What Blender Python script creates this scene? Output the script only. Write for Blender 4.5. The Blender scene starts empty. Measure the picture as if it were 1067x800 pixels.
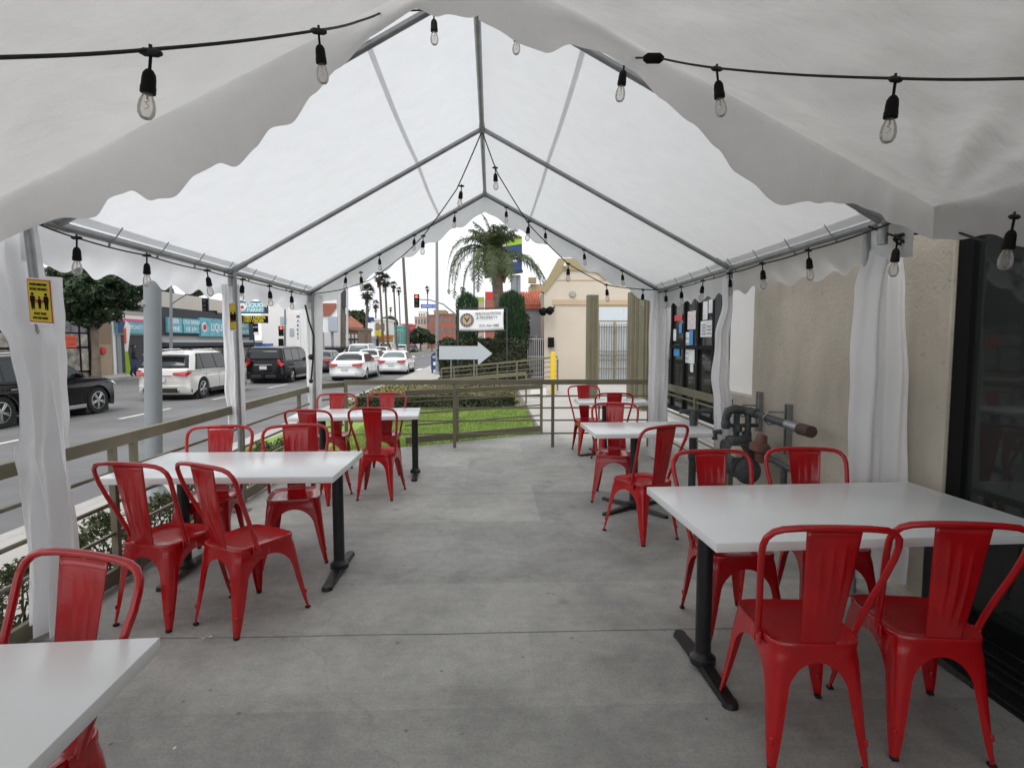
import bpy, bmesh, math, random
from mathutils import Vector, Matrix, Euler, noise, geometry
R=math.radians; PI=math.pi; V=Vector
random.seed(7)
scene=bpy.context.scene; COL=scene.collection
# ------------------------------------------------------------ camera
CAM_ROT=Euler((R(90-4.19),0,R(-2.05)),'XYZ').to_matrix(); CAM_LOC=V((0,0,1.6)); F=600.0
def ray(px,py): return CAM_ROT@V(((px-533.5)/F,-(py-400)/F,-1.0))
def P(px,py,Y):
    d=ray(px,py); return CAM_LOC+d*(Y/d.y)
def G(px,py,z=0.0):
    d=ray(px,py); return CAM_LOC+d*((z-CAM_LOC.z)/d.z)
cam=bpy.data.cameras.new('camera'); cam.lens=36*F/1067; cam.sensor_width=36; cam.clip_start=0.05; cam.clip_end=2000
co=bpy.data.objects.new('camera',cam); COL.objects.link(co); co.location=CAM_LOC; co.rotation_euler=(R(90-4.19),0,R(-2.05)); scene.camera=co
# ------------------------------------------------------------ materials
M={}
def mat(name,col,rough=.6,metal=0,var=0.0,scale=4.0,bump=0.0,bscale=None,col2=None,trans=0,coat=0,spec=None,detail=6,stretch=None,island=0,emit=0):
    m=bpy.data.materials.new(name); m.use_nodes=True; nt=m.node_tree; n=nt.nodes; L=nt.links
    b=n['Principled BSDF']; b.inputs['Roughness'].default_value=rough; b.inputs['Metallic'].default_value=metal
    c=(*col,1); b.inputs['Base Color'].default_value=c
    if coat: b.inputs['Coat Weight'].default_value=coat; b.inputs['Coat Roughness'].default_value=.08
    if spec is not None: b.inputs['Specular IOR Level'].default_value=spec
    tc=n.new('ShaderNodeTexCoord'); src=tc.outputs['Object']
    if stretch:
        mp=n.new('ShaderNodeMapping'); mp.inputs['Scale'].default_value=stretch; L.new(src,mp.inputs[0]); src=mp.outputs[0]
    if var or col2:
        nz=n.new('ShaderNodeTexNoise'); nz.inputs['Scale'].default_value=scale; nz.inputs['Detail'].default_value=detail; nz.inputs['Roughness'].default_value=.6
        L.new(src,nz.inputs['Vector'])
        rp=n.new('ShaderNodeValToRGB'); rp.color_ramp.elements[0].position=.3; rp.color_ramp.elements[1].position=.7
        a=col if col2 else tuple(x*(1-var) for x in col); d=col2 if col2 else tuple(min(1,x*(1+var)) for x in col)
        rp.color_ramp.elements[0].color=(*a,1); rp.color_ramp.elements[1].color=(*d,1)
        L.new(nz.outputs['Fac'],rp.inputs[0]); last=rp.outputs[0]
        if island:
            g=n.new('ShaderNodeNewGeometry'); hs=n.new('ShaderNodeHueSaturation')
            mr=n.new('ShaderNodeMapRange'); mr.inputs['To Min'].default_value=1-island; mr.inputs['To Max'].default_value=1+island
            L.new(g.outputs['Random Per Island'],mr.inputs[0]); L.new(mr.outputs[0],hs.inputs['Value']); L.new(last,hs.inputs['Color']); last=hs.outputs[0]
        L.new(last,b.inputs['Base Color'])
    if bump:
        nb=n.new('ShaderNodeTexNoise'); nb.inputs['Scale'].default_value=bscale or scale*4; nb.inputs['Detail'].default_value=5
        L.new(src,nb.inputs['Vector'])
        bp=n.new('ShaderNodeBump'); bp.inputs['Strength'].default_value=bump; bp.inputs['Distance'].default_value=.02
        L.new(nb.outputs['Fac'],bp.inputs['Height']); L.new(bp.outputs[0],b.inputs['Normal'])
    if trans:
        tr=n.new('ShaderNodeBsdfTranslucent'); tr.inputs[0].default_value=(*[min(1,x*1.05) for x in col],1)
        if var or col2: L.new(last,tr.inputs[0])
        mx=n.new('ShaderNodeMixShader'); mx.inputs[0].default_value=trans
        L.new(b.outputs[0],mx.inputs[1]); L.new(tr.outputs[0],mx.inputs[2]); L.new(mx.outputs[0],n['Material Output'].inputs[0])
        if bump: L.new(bp.outputs[0],tr.inputs['Normal'])
    if emit: b.inputs['Emission Color'].default_value=c; b.inputs['Emission Strength'].default_value=emit
    M[name]=m; return m
mat('chair_red',(.45,.006,.010),.15,0,.14,9,.04,60,spec=.6,coat=.12)
mat('white_top',(.88,.90,.915),.26,0,.025,2,.015,90)
mat('black_iron',(.012,.013,.015),.38,0,.3,12,.1,80)
mat('rubber',(.01,.01,.01),.8)
mat('galv',(.32,.33,.34),.42,.75,.15,9,.05,40)
mat('olive',(.165,.15,.098),.5,0,.12,5,.1,30)
mat('cord',(.008,.008,.009),.6)
mat('brass',(.4,.28,.1),.35,.9)
mat('bulb_dark',(.004,.004,.0045),.7,spec=.2)
mat('steel_dark',(.07,.078,.083),.55,.2,.35,25,.25,60)
mat('rust',(.07,.04,.032),.8,0,.35,20,.3,60)
mat('red_brick',(.18,.085,.065),.7,0,.2,15)
mat('lamp_grey',(.235,.26,.275),.55,0,.08,3,.05,20)
mat('asphalt',(.15,.15,.152),.92,0,.24,.5,.35,60)
mat('sidewalk',(.40,.385,.36),.9,0,.1,.7,.2,40)
mat('kerb',(.38,.37,.35),.9,0,.15,2)
mat('ground_dirt',(.28,.26,.22),.95,0,.15,.1)
mat('paint_white',(.62,.62,.60),.8,0,.15,3)
mat('paint_yellow',(.60,.40,.05),.8,0,.15,3)
mat('cream',(.60,.53,.44),.9,0,.04,1,.15,30)
mat('cream_trim',(.52,.40,.27),.9,0,.05,1)
mat('trim_olive',(.36,.30,.17),.85,0,.06,1)
mat('white_wall',(.80,.79,.77),.85,0,.03,1)
mat('tan_wall',(.36,.28,.20),.9,0,.08,1)
mat('brown_wall',(.26,.185,.13),.9,0,.08,1)
mat('beige_far',(.5,.42,.34),.9,0,.06,.5)
mat('grey_wall',(.38,.36,.32),.9,0,.05,.5)
mat('pale_board',(.48,.52,.55),.5)
mat('pale_block',(.58,.55,.49),.9,0,.05,.5)
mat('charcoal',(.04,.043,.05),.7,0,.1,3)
mat('cyan_sign',(.14,.42,.50),.5,0,.25,3)
mat('sign_white',(.82,.83,.84),.45)
mat('pink_trim',(.62,.12,.22),.6)
mat('sign_yellow',(.62,.50,.03),.45)
mat('sign_black',(.008,.008,.009),.7,spec=.12)
mat('sign_red',(.55,.04,.04),.5)
mat('sign_orange',(.75,.10,.03),.5)
mat('sign_blue',(.03,.12,.45),.5)
mat('sign_navy',(.02,.05,.17),.5)
mat('mail_blue',(.015,.05,.16),.4,coat=.3)
mat('teal',(.12,.40,.36),.8)
mat('orange_wall',(.65,.25,.05),.8)
mat('yellow_wall',(.70,.50,.06),.8)
mat('pinkred',(.60,.10,.12),.8)
mat('brick_far',(.32,.12,.08),.9,0,.1,1)
mat('lime',(.30,.50,.03),.6)
mat('bollard',(.75,.50,.01),.5,0,.06,6)
mat('poster_blue',(.03,.25,.60),.4)
mat('poster_white',(.72,.74,.75),.4,0,.2,9)
mat('poster_mix',(.5,.35,.33),.5,0,0,14,col2=(.75,.77,.78))
mat('window_mix',(.03,.035,.04),.35,0,0,5,col2=(.30,.27,.30),detail=3)
mat('shop_mix',(.03,.035,.04),.35,0,0,2.2,col2=(.55,.50,.42),detail=4)
mat('trunk',(.20,.16,.12),.95,0,.3,4,.6,12)
mat('palm_trunk',(.14,.12,.10),.95,0,.3,4,.5,12)
mat('queen_trunk',(.22,.17,.13),.95,0,.4,5,.8,8)
mat('leaf_dark',(.03,.058,.022),.5,0,.5,1.5,trans=.3,island=.4)
mat('leaf_far',(.035,.055,.022),.7,0,.4,.6,trans=.2,island=.3)
mat('leaf_hedge',(.045,.058,.025),.7,0,.6,2.0,trans=.2,island=.5)
mat('leaf_hedge2',(.06,.05,.025),.7,0,.5,2,trans=.2,island=.4)
mat('leaf_shrub',(.075,.09,.035),.6,0,.5,4,trans=.3,island=.5)
mat('leaf_cypress',(.03,.075,.03),.7,0,.4,3,trans=.2,island=.4)
mat('palm_leaf',(.09,.12,.05),.55,0,.4,1.5,trans=.3,island=.4)
mat('palm_leaf_light',(.14,.19,.06),.6,0,.3,1.5,trans=.3,island=.4)
mat('palm_far',(.055,.062,.032),.8,0,.3,1,trans=.2,island=.3)
mat('twig',(.06,.045,.03),.9)
mat('grass',(.24,.33,.08),.8,0,.3,2,trans=.25,island=.35)
mat('grass_base',(.18,.28,.05),.95,0,.25,2.5)
mat('dry_cover',(.22,.19,.07),.9,0,0,5,col2=(.10,.12,.03),island=.3)
mat('roof_tile',(.48,.13,.07),.8,0,.15,4)
mat('tyre',(.012,.012,.012),.85)
mat('alloy',(.45,.46,.47),.3,.9)
mat('chrome',(.6,.6,.62),.15,1)
mat('tail_red',(.45,.01,.015),.15,coat=.6)
mat('headlamp',(.6,.62,.65),.1,coat=.6)
mat('plate',(.55,.56,.58),.5)
mat('car_black',(.003,.0035,.005),.22,0,coat=.12,spec=.3)
mat('car_dark',(.02,.03,.045),.22,.1,coat=1)
mat('car_white',(.74,.75,.76),.25,0,coat=.8)
mat('car_pearl',(.62,.61,.58),.25,.1,coat=.9)
mat('car_glass',(.012,.017,.02),.08,0,spec=.45)
mat('car_glass_light',(.10,.14,.15),.05,0,spec=.9)
mat('trim_black',(.012,.012,.013),.6)
mat('skin',(.35,.2,.14),.6)
mat('cloth_dark',(.02,.022,.03),.9)
mat('cloth_blue',(.04,.06,.13),.9)
mat('shutter_blue',(.42,.47,.52),.6,.2)
mat('curtain_blue',(.50,.56,.63),.8,0,0,8,col2=(.66,.70,.76),stretch=(6,1,.2))
mat('bars_white',(.5,.5,.5),.6)
mat('scrap',(.8,.8,.8),.8)
mat('logo_tan',(.50,.36,.22),.6)
mat('logo_dark',(.05,.04,.05),.6)
mat('sign_text_grey',(.16,.16,.18),.6)
mat('fence_dark',(.02,.022,.025),.7)
mat('red_hand',(.9,.08,.04),.5,emit=2.0)
# fabric of the two canopies
def fabric(name,col,trans,var,wr,trcol=None):
    m=mat(name,col,.55,0,var,7.0 if name=='canopy_far' else 2.2,0,trans=trans,spec=.25); nt=m.node_tree; n=nt.nodes; L=nt.links
    tc=[x for x in n if x.type=='TEX_COORD'][0]
    mp=n.new('ShaderNodeMapping'); mp.inputs['Scale'].default_value=(1.0,1.7,1.0); mp.inputs['Rotation'].default_value=(0,0,.5); L.new(tc.outputs['Object'],mp.inputs[0])
    a=n.new('ShaderNodeTexNoise'); a.inputs['Scale'].default_value=1.7; a.inputs['Detail'].default_value=4; a.inputs['Distortion'].default_value=.25; a.inputs['Roughness'].default_value=.48; L.new(mp.outputs[0],a.inputs[0])
    w=n.new('ShaderNodeTexNoise'); w.inputs['Scale'].default_value=130; w.inputs['Detail'].default_value=2; L.new(tc.outputs['Object'],w.inputs[0])
    ad=n.new('ShaderNodeMath'); ad.operation='MULTIPLY_ADD'; ad.inputs[1].default_value=.022; L.new(w.outputs['Fac'],ad.inputs[0]); L.new(a.outputs['Fac'],ad.inputs[2])
    bp=n.new('ShaderNodeBump'); bp.inputs['Strength'].default_value=wr; bp.inputs['Distance'].default_value=.06; L.new(ad.outputs[0],bp.inputs['Height'])
    for x in n:
        if x.type in('BSDF_PRINCIPLED','BSDF_TRANSLUCENT'): L.new(bp.outputs[0],x.inputs['Normal'])
    # coarse weave shows as darker flecks in the transmitted light
    return m
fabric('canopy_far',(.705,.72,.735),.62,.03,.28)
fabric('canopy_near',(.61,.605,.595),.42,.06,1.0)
fabric('canopy_flap',(.73,.72,.71),.48,.05,.8)
fabric('curtain',(.88,.885,.90),.34,.02,.5)
fabric('seam_band',(.75,.755,.76),.6,.03,.2)
def glassmat(name,col,alpha):
    m=bpy.data.materials.new(name); m.use_nodes=True; nt=m.node_tree; n=nt.nodes; L=nt.links
    for x in list(n):
        if x.type=='BSDF_PRINCIPLED': n.remove(x)
    g=n.new('ShaderNodeBsdfGlossy'); g.inputs['Roughness'].default_value=.03; g.inputs[0].default_value=(.9,.9,.9,1)
    t=n.new('ShaderNodeBsdfTransparent'); t.inputs[0].default_value=(*col,1)
    fr=n.new('ShaderNodeFresnel'); fr.inputs[0].default_value=1.5
    mx=n.new('ShaderNodeMixShader'); L.new(fr.outputs[0],mx.inputs[0]); L.new(t.outputs[0],mx.inputs[1]); L.new(g.outputs[0],mx.inputs[2]); L.new(mx.outputs[0],n['Material Output'].inputs[0])
    M[name]=m
glassmat('bulb_glass',(.97,.96,.94),.1)
nt=M['bulb_glass'].node_tree; _o=nt.nodes['Material Output']; _s=_o.inputs[0].links[0].from_socket; _d=nt.nodes.new('ShaderNodeBsdfTranslucent'); _d.inputs[0].default_value=(.85,.84,.82,1); _m=nt.nodes.new('ShaderNodeMixShader'); _m.inputs[0].default_value=.22; nt.links.new(_s,_m.inputs[1]); nt.links.new(_d.outputs[0],_m.inputs[2]); nt.links.new(_m.outputs[0],_o.inputs[0])
glassmat('door_glass',(.30,.33,.32),.1)
nt=M['door_glass'].node_tree; _o=nt.nodes['Material Output']; _s=_o.inputs[0].links[0].from_socket; _d=nt.nodes.new('ShaderNodeBsdfDiffuse'); _d.inputs[0].default_value=(.10,.115,.11,1); _m=nt.nodes.new('ShaderNodeMixShader'); _m.inputs[0].default_value=.25; nt.links.new(_s,_m.inputs[1]); nt.links.new(_d.outputs[0],_m.inputs[2]); nt.links.new(_m.outputs[0],_o.inputs[0])
# concrete deck: mottled, with stains, saw joints and patched panels
def concrete():
    m=bpy.data.materials.new('deck_concrete'); m.use_nodes=True; nt=m.node_tree; n=nt.nodes; L=nt.links; b=n['Principled BSDF']
    b.inputs['Roughness'].default_value=.8
    tc=n.new('ShaderNodeTexCoord'); O=tc.outputs['Object']
    def nz(s,d=6,r=.6,dist=0):
        x=n.new('ShaderNodeTexNoise'); x.inputs['Scale'].default_value=s; x.inputs['Detail'].default_value=d; x.inputs['Roughness'].default_value=r; x.inputs['Distortion'].default_value=dist; L.new(O,x.inputs[0]); return x.outputs['Fac']
    def ramp(f,p0,c0,p1,c1):
        x=n.new('ShaderNodeValToRGB'); e=x.color_ramp.elements; e[0].position=p0; e[0].color=(c0,c0,c0,1); e[1].position=p1; e[1].color=(c1,c1,c1,1); L.new(f,x.inputs[0]); return x.outputs[0]
    def mul(a,bb,f=1):
        x=n.new('ShaderNodeMix'); x.data_type='RGBA'; x.blend_type='MULTIPLY'; x.inputs[0].default_value=f; L.new(a,x.inputs[6]); L.new(bb,x.inputs[7]); return x.outputs[2]
    base=n.new('ShaderNodeValToRGB'); e=base.color_ramp.elements; e[0].position=.3; e[0].color=(.35,.35,.335,1); e[1].position=.72; e[1].color=(.53,.525,.50,1); L.new(nz(.9,9,.62,.3),base.inputs[0])
    c=mul(base.outputs[0],ramp(nz(2.3,5,.6,.6),.33,.82,.55,1.0))
    c=mul(c,ramp(nz(11,4,.7),.3,.88,.6,1.05))
    c=mul(c,ramp(nz(75,3,.7),.30,.80,.55,1.03))
    # small dark spots
    vo=n.new('ShaderNodeTexVoronoi'); vo.inputs['Scale'].default_value=5.5; L.new(O,vo.inputs['Vector']); c=mul(c,ramp(vo.outputs['Distance'],.03,.55,.07,1.0))
    vo=n.new('ShaderNodeTexVoronoi'); vo.inputs['Scale'].default_value=1.7; L.new(O,vo.inputs['Vector']); c=mul(c,ramp(vo.outputs['Distance'],.02,.7,.10,1.0))
    # hairline cracks wandering over the slab, only here and there
    wn=n.new('ShaderNodeTexNoise'); wn.inputs['Scale'].default_value=2.5; wn.inputs['Detail'].default_value=6; L.new(O,wn.inputs[0])
    wm=n.new('ShaderNodeVectorMath'); wm.operation='MULTIPLY_ADD'; wm.inputs[1].default_value=(.5,.5,0); L.new(wn.outputs['Color'],wm.inputs[0]); L.new(O,wm.inputs[2])
    cv=n.new('ShaderNodeTexVoronoi'); cv.feature='DISTANCE_TO_EDGE'; cv.inputs['Scale'].default_value=.42; L.new(wm.outputs[0],cv.inputs['Vector']); c=mul(c,ramp(cv.outputs['Distance'],.0012,.62,.0035,1.0),.35)
    # worn pale scuffs and dark gum spots
    c=mul(c,ramp(nz(5.2,8,.75,1.2),.60,1.0,.74,1.22)); vo=n.new('ShaderNodeTexVoronoi'); vo.inputs['Scale'].default_value=3.1; vo.inputs['Randomness'].default_value=1; L.new(O,vo.inputs['Vector']); c=mul(c,ramp(vo.outputs['Distance'],.022,.60,.05,1.0))
    # cloudy per-panel tone (bricks = rectangular pours)
    br=n.new('ShaderNodeTexBrick'); br.inputs['Scale'].default_value=.42; br.inputs['Mortar Size'].default_value=0; br.inputs['Color1'].default_value=(.80,.80,.80,1); br.inputs['Color2'].default_value=(1.08,1.07,1.05,1)
    br.inputs['Brick Width'].default_value=.62; br.inputs['Row Height'].default_value=.55
    wv=n.new('ShaderNodeMapping'); wv.inputs['Location'].default_value=(.3,.2,0); L.new(O,wv.inputs[0]); L.new(wv.outputs[0],br.inputs['Vector'])
    c=mul(c,br.outputs['Color'],.8)
    b2=n.new('ShaderNodeTexBrick'); b2.inputs['Scale'].default_value=.9; b2.inputs['Mortar Size'].default_value=0; b2.inputs['Color1'].default_value=(.90,.90,.89,1); b2.inputs['Color2'].default_value=(1.04,1.04,1.04,1); b2.inputs['Brick Width'].default_value=.9; b2.inputs['Row Height'].default_value=.62; L.new(wv.outputs[0],b2.inputs['Vector']); c=mul(c,b2.outputs['Color'],.75)
    # faint trowel scratches
    mp=n.new('ShaderNodeMapping'); mp.inputs['Scale'].default_value=(1.5,9,1); mp.inputs['Rotation'].default_value=(0,0,.9); L.new(O,mp.inputs[0])
    s=n.new('ShaderNodeTexNoise'); s.inputs['Scale'].default_value=3; s.inputs['Detail'].default_value=6; L.new(mp.outputs[0],s.inputs[0]); c=mul(c,ramp(s.outputs['Fac'],.35,.965,.65,1.02))
    L.new(c,b.inputs['Base Color'])
    bp=n.new('ShaderNodeBump'); bp.inputs['Strength'].default_value=.25; bp.inputs['Distance'].default_value=.01; L.new(nz(60,5),bp.inputs['Height']); L.new(bp.outputs[0],b.inputs['Normal'])
    rr=n.new('ShaderNodeMapRange'); rr.inputs['To Min'].default_value=.5; rr.inputs['To Max'].default_value=.85; L.new(nz(1.6),rr.inputs[0]); L.new(rr.outputs[0],b.inputs['Roughness'])
    M['deck_concrete']=m
concrete()
# stucco with dark specks and drip stains
def stucco():
    m=mat('stucco',(.50,.455,.385),.92,0,.10,1.4,.28,45); nt=m.node_tree; n=nt.nodes; L=nt.links; b=n['Principled BSDF']
    src=b.inputs['Base Color'].links[0].from_socket; tc=[x for x in n if x.type=='TEX_COORD'][0]
    def layer(src,scale,st,p0,c0,p1):
        mp=n.new('ShaderNodeMapping'); mp.inputs['Scale'].default_value=st; L.new(tc.outputs['Object'],mp.inputs[0])
        a=n.new('ShaderNodeTexNoise'); a.inputs['Scale'].default_value=scale; a.inputs['Detail'].default_value=6; L.new(mp.outputs[0],a.inputs[0])
        r=n.new('ShaderNodeValToRGB'); e=r.color_ramp.elements; e[0].position=p0; e[0].color=(c0,c0,c0*.98,1); e[1].position=p1; e[1].color=(1,1,1,1); L.new(a.outputs['Fac'],r.inputs[0])
        x=n.new('ShaderNodeMix'); x.data_type='RGBA'; x.blend_type='MULTIPLY'; x.inputs[0].default_value=1; L.new(src,x.inputs[6]); L.new(r.outputs[0],x.inputs[7]); return x.outputs[2]
    s=layer(src,3,(1,2.2,.5),.3,.90,.55); s=layer(s,22,(1,1,1),.26,.72,.36); s=layer(s,1.2,(1,1,1),.3,.80,.6)
    L.new(s,b.inputs['Base Color'])
stucco()
# ------------------------------------------------------------ mesh helpers
def wmat(o):
    m=Matrix.Identity(4)
    while o: m=o.matrix_basis@m if False else (Matrix.LocRotScale(o.location,o.rotation_euler,o.scale)@m); o=o.parent
    return m
def tag(o,label=None,cat=None,group=None,kind=None):
    if label: o['label']=label
    if cat: o['category']=cat
    if group: o['group']=group
    if kind: o['kind']=kind
    return o
def empty(name,loc,label,cat,group=None,rz=0):
    o=bpy.data.objects.new(name,None); COL.objects.link(o); o.location=loc; o.rotation_euler=(0,0,rz); o.empty_display_size=.1
    return tag(o,label,cat,group)
class MB:
    def __init__(s): s.v=[]; s.f=[]
    def add(s,vs,fs):
        k=len(s.v); s.v+= [V(x) for x in vs]; s.f+=[tuple(i+k for i in f) for f in fs]; return s
    def box(s,c,size,rot=None,bev=0):
        x,y,z=[a/2 for a in size]; c=V(c); m=rot.to_matrix() if isinstance(rot,Euler) else (rot if rot else Matrix.Identity(3))
        if bev:
            b=min(bev,x*.9,y*.9,z*.9); bm=bmesh.new(); bmesh.ops.create_cube(bm,size=1); 
            for v in bm.verts: v.co=V((v.co.x*2*x,v.co.y*2*y,v.co.z*2*z))
            bmesh.ops.bevel(bm,geom=bm.edges[:],offset=b,segments=2,profile=.5,affect='EDGES',clamp_overlap=True)
            bm.verts.index_update(); s.add([c+m@v.co for v in bm.verts],[[v.index for v in f.verts] for f in bm.faces]); bm.free(); return s
        vs=[c+m@V((a*x,b*y,d*z)) for a in(-1,1) for b in(-1,1) for d in(-1,1)]
        return s.add(vs,[(0,1,3,2),(4,6,7,5),(0,4,5,1),(2,3,7,6),(0,2,6,4),(1,5,7,3)])
    def bb(s,x0,x1,y0,y1,z0,z1,bev=0): return s.box(((x0+x1)/2,(y0+y1)/2,(z0+z1)/2),(abs(x1-x0),abs(y1-y0),abs(z1-z0)),None,bev)
    def tube(s,pts,r,seg=8,closed=False,cap=True):
        pts=[V(p) for p in pts]; n=len(pts); rs=r if isinstance(r,(list,tuple)) else [r]*n
        up=None; rings=[]
        for i,p in enumerate(pts):
            if closed: t=(pts[(i+1)%n]-pts[i-1]).normalized()
            else: t=(pts[min(i+1,n-1)]-pts[max(i-1,0)]).normalized()
            if up is None: up=t.orthogonal().normalized()
            up=(up-t*up.dot(t)); up=up.normalized() if up.length>1e-6 else t.orthogonal().normalized()
            sd=t.cross(up); rings.append([p+(up*math.cos(2*PI*k/seg)+sd*math.sin(2*PI*k/seg))*rs[i] for k in range(seg)])
        vs=[q for rg in rings for q in rg]; fs=[]
        for i in range(n if closed else n-1):
            a=i*seg; b=((i+1)%n)*seg
            for k in range(seg): fs.append((a+k,a+(k+1)%seg,b+(k+1)%seg,b+k))
        if cap and not closed: fs.append(tuple(range(seg))[::-1]); fs.append(tuple((n-1)*seg+k for k in range(seg)))
        return s.add(vs,fs)
    def cyl(s,a,b,r,r2=None,seg=16): return s.tube([a,b],[r,r if r2 is None else r2],seg)
    def lathe(s,prof,c=(0,0,0),seg=16,axis=None):
        c=V(c); q=V((0,0,1)).rotation_difference(V(axis)).to_matrix() if axis else Matrix.Identity(3)
        vs=[];fs=[]
        for r,z in prof:
            for k in range(seg): a=2*PI*k/seg; vs.append(c+q@V((r*math.cos(a),r*math.sin(a),z)))
        for i in range(len(prof)-1):
            for k in range(seg): fs.append((i*seg+k,i*seg+(k+1)%seg,(i+1)*seg+(k+1)%seg,(i+1)*seg+k))
        fs.append(tuple(range(seg))[::-1]); fs.append(tuple((len(prof)-1)*seg+k for k in range(seg)))
        return s.add(vs,fs)
    def sphere(s,c,r,seg=10,sc=(1,1,1)):
        n=max(4,seg//2); c=V(c); vs=[];fs=[]
        for i in range(n+1):
            t=PI*i/n
            for k in range(seg): a=2*PI*k/seg; vs.append(c+V((math.sin(t)*math.cos(a)*r*sc[0],math.sin(t)*math.sin(a)*r*sc[1],math.cos(t)*r*sc[2])))
        for i in range(n):
            for k in range(seg): fs.append((i*seg+k,(i+1)*seg+k,(i+1)*seg+(k+1)%seg,i*seg+(k+1)%seg))
        return s.add(vs,fs)
    def prism(s,poly,o,u,w,n,th):
        """polygon in (u,w) plane at o, extruded th along n (both ways from front face backwards)"""
        o,u,w,n=V(o),V(u),V(w),V(n); k=len(poly); f=[o+u*a+w*b for a,b in poly]; bk=[p-n*th for p in f]
        tri=geometry.tessellate_polygon([[V((a,b,0)) for a,b in poly]])
        fs=[t for t in tri]+[tuple(i+k for i in t[::-1]) for t in tri]
        for i in range(k): fs.append((i,(i+1)%k,(i+1)%k+k,i+k))
        return s.add(f+bk,fs)
    def grid(s,fn,nu,nv):
        vs=[fn(i/nu,j/nv) for j in range(nv+1) for i in range(nu+1)]
        return s.add(vs,[(j*(nu+1)+i,j*(nu+1)+i+1,(j+1)*(nu+1)+i+1,(j+1)*(nu+1)+i) for j in range(nv) for i in range(nu)])
    def leaf(s,c,n,size,asp=1.6):
        n=V(n).normalized(); a=n.orthogonal().normalized(); a.rotate(Matrix.Rotation(random.uniform(0,6.28),3,n)); b=n.cross(a); c=V(c)
        return s.add([c-a*size*asp*.5,c+b*size*.42,c+a*size*asp*.5,c-b*size*.42],[(0,1,2,3)])
    def build(s,name,m,parent=None,smooth=None,local=False,solid=0,sub=0):
        me=bpy.data.meshes.new(name); vs=s.v
        org=V((0,0,0))
        if parent is not None and not local:
            inv=wmat(parent).inverted(); vs=[inv@v for v in vs]
        elif parent is None and vs and not local:
            org=V((sum(v.x for v in vs)/len(vs),sum(v.y for v in vs)/len(vs),min(v.z for v in vs))); vs=[v-org for v in vs]
        me.from_pydata([tuple(v) for v in vs],[],s.f); me.update()
        bm=bmesh.new(); bm.from_mesh(me)
        if not getattr(s,'raw',False): bmesh.ops.recalc_face_normals(bm,faces=bm.faces[:])
        bm.to_mesh(me); bm.free()
        if smooth is not None:
            me.shade_smooth() if smooth is True else me.set_sharp_from_angle(angle=R(smooth))
            for p in me.polygons: p.use_smooth=True
        me.materials.append(M[m] if isinstance(m,str) else m)
        o=bpy.data.objects.new(name,me); COL.objects.link(o); o.location=org; o.parent=parent
        if solid: md=o.modifiers.new('s','SOLIDIFY'); md.thickness=solid; md.offset=0
        return o
def structure(mb,name,m,**k): return tag(mb.build(name,m,**k),kind='structure')
def text(s,size,m,parent,o,u,w,n,name='lettering',align='CENTER',lift=.003,squash=1,bold=.0):
    """flat lettering, extruded a hair, placed on plane (o,u,w) with normal n"""
    cu=bpy.data.curves.new('t','FONT'); cu.body=s; cu.size=size; cu.align_x=align; cu.align_y='CENTER'; cu.extrude=.001; cu.offset=bold*size; cu.resolution_u=3
    t=bpy.data.objects.new('t',cu); COL.objects.link(t); bpy.context.view_layer.update()
    me=bpy.data.meshes.new_from_object(t.evaluated_get(bpy.context.evaluated_depsgraph_get())); bpy.data.objects.remove(t); bpy.data.curves.remove(cu)
    o,u,w,n=V(o),V(u).normalized(),V(w).normalized(),V(n).normalized()
    inv=wmat(parent).inverted()
    for v in me.vertices: v.co=inv@(o+u*v.co.x*squash+w*v.co.y+n*(v.co.z+lift))
    me.name=name; me.materials.clear(); me.materials.append(M[m]); ob=bpy.data.objects.new(name,me); COL.objects.link(ob); ob.parent=parent; return ob
def copytree(o,parent=None):
    c=o.copy(); COL.objects.link(c); c.parent=parent
    for ch in [x for x in CH.get(o.name,[])]: copytree(ch,c)
    return c
CH={}
def index_children():
    CH.clear()
    for x in bpy.data.objects:
        if x.parent: CH.setdefault(x.parent.name,[]).append(x)
def lerp(a,b,t): return a+(b-a)*t
def interp(tab,x):
    if x<=tab[0][0]: return tab[0][1]
    for (a,b),(c,d) in zip(tab,tab[1:]):
        if x<=c: 
            t=(x-a)/(c-a); t=t*t*(3-2*t); return b+(d-b)*t
    return tab[-1][1]
# ============================================================ THE DECK
d=MB()
d.add([(-2.72,-4,0),(2.56,-4,0),(2.56,5.62,0),(2.56,5.62,0),(.86,9.98,0),(2.56,9.98,0),(-1.3,8.72,0),(-2.72,8.35,0)],[(0,1,2,5,4,6,7)])
d.v=[V(p) for p in [(-2.66,-4,0),(2.9,-4,0),(2.9,9.98,0),(.9,9.98,0),(-1.3,8.74,0),(-2.66,8.3,0)]]; k=len(d.v); d.v+=[p-V((0,0,.4)) for p in d.v]
d.f=[tuple(range(k))]+[(i,(i+1)%k,(i+1)%k+k,i+k) for i in range(k)]
structure(d,'deck','deck_concrete',local=True)
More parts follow.
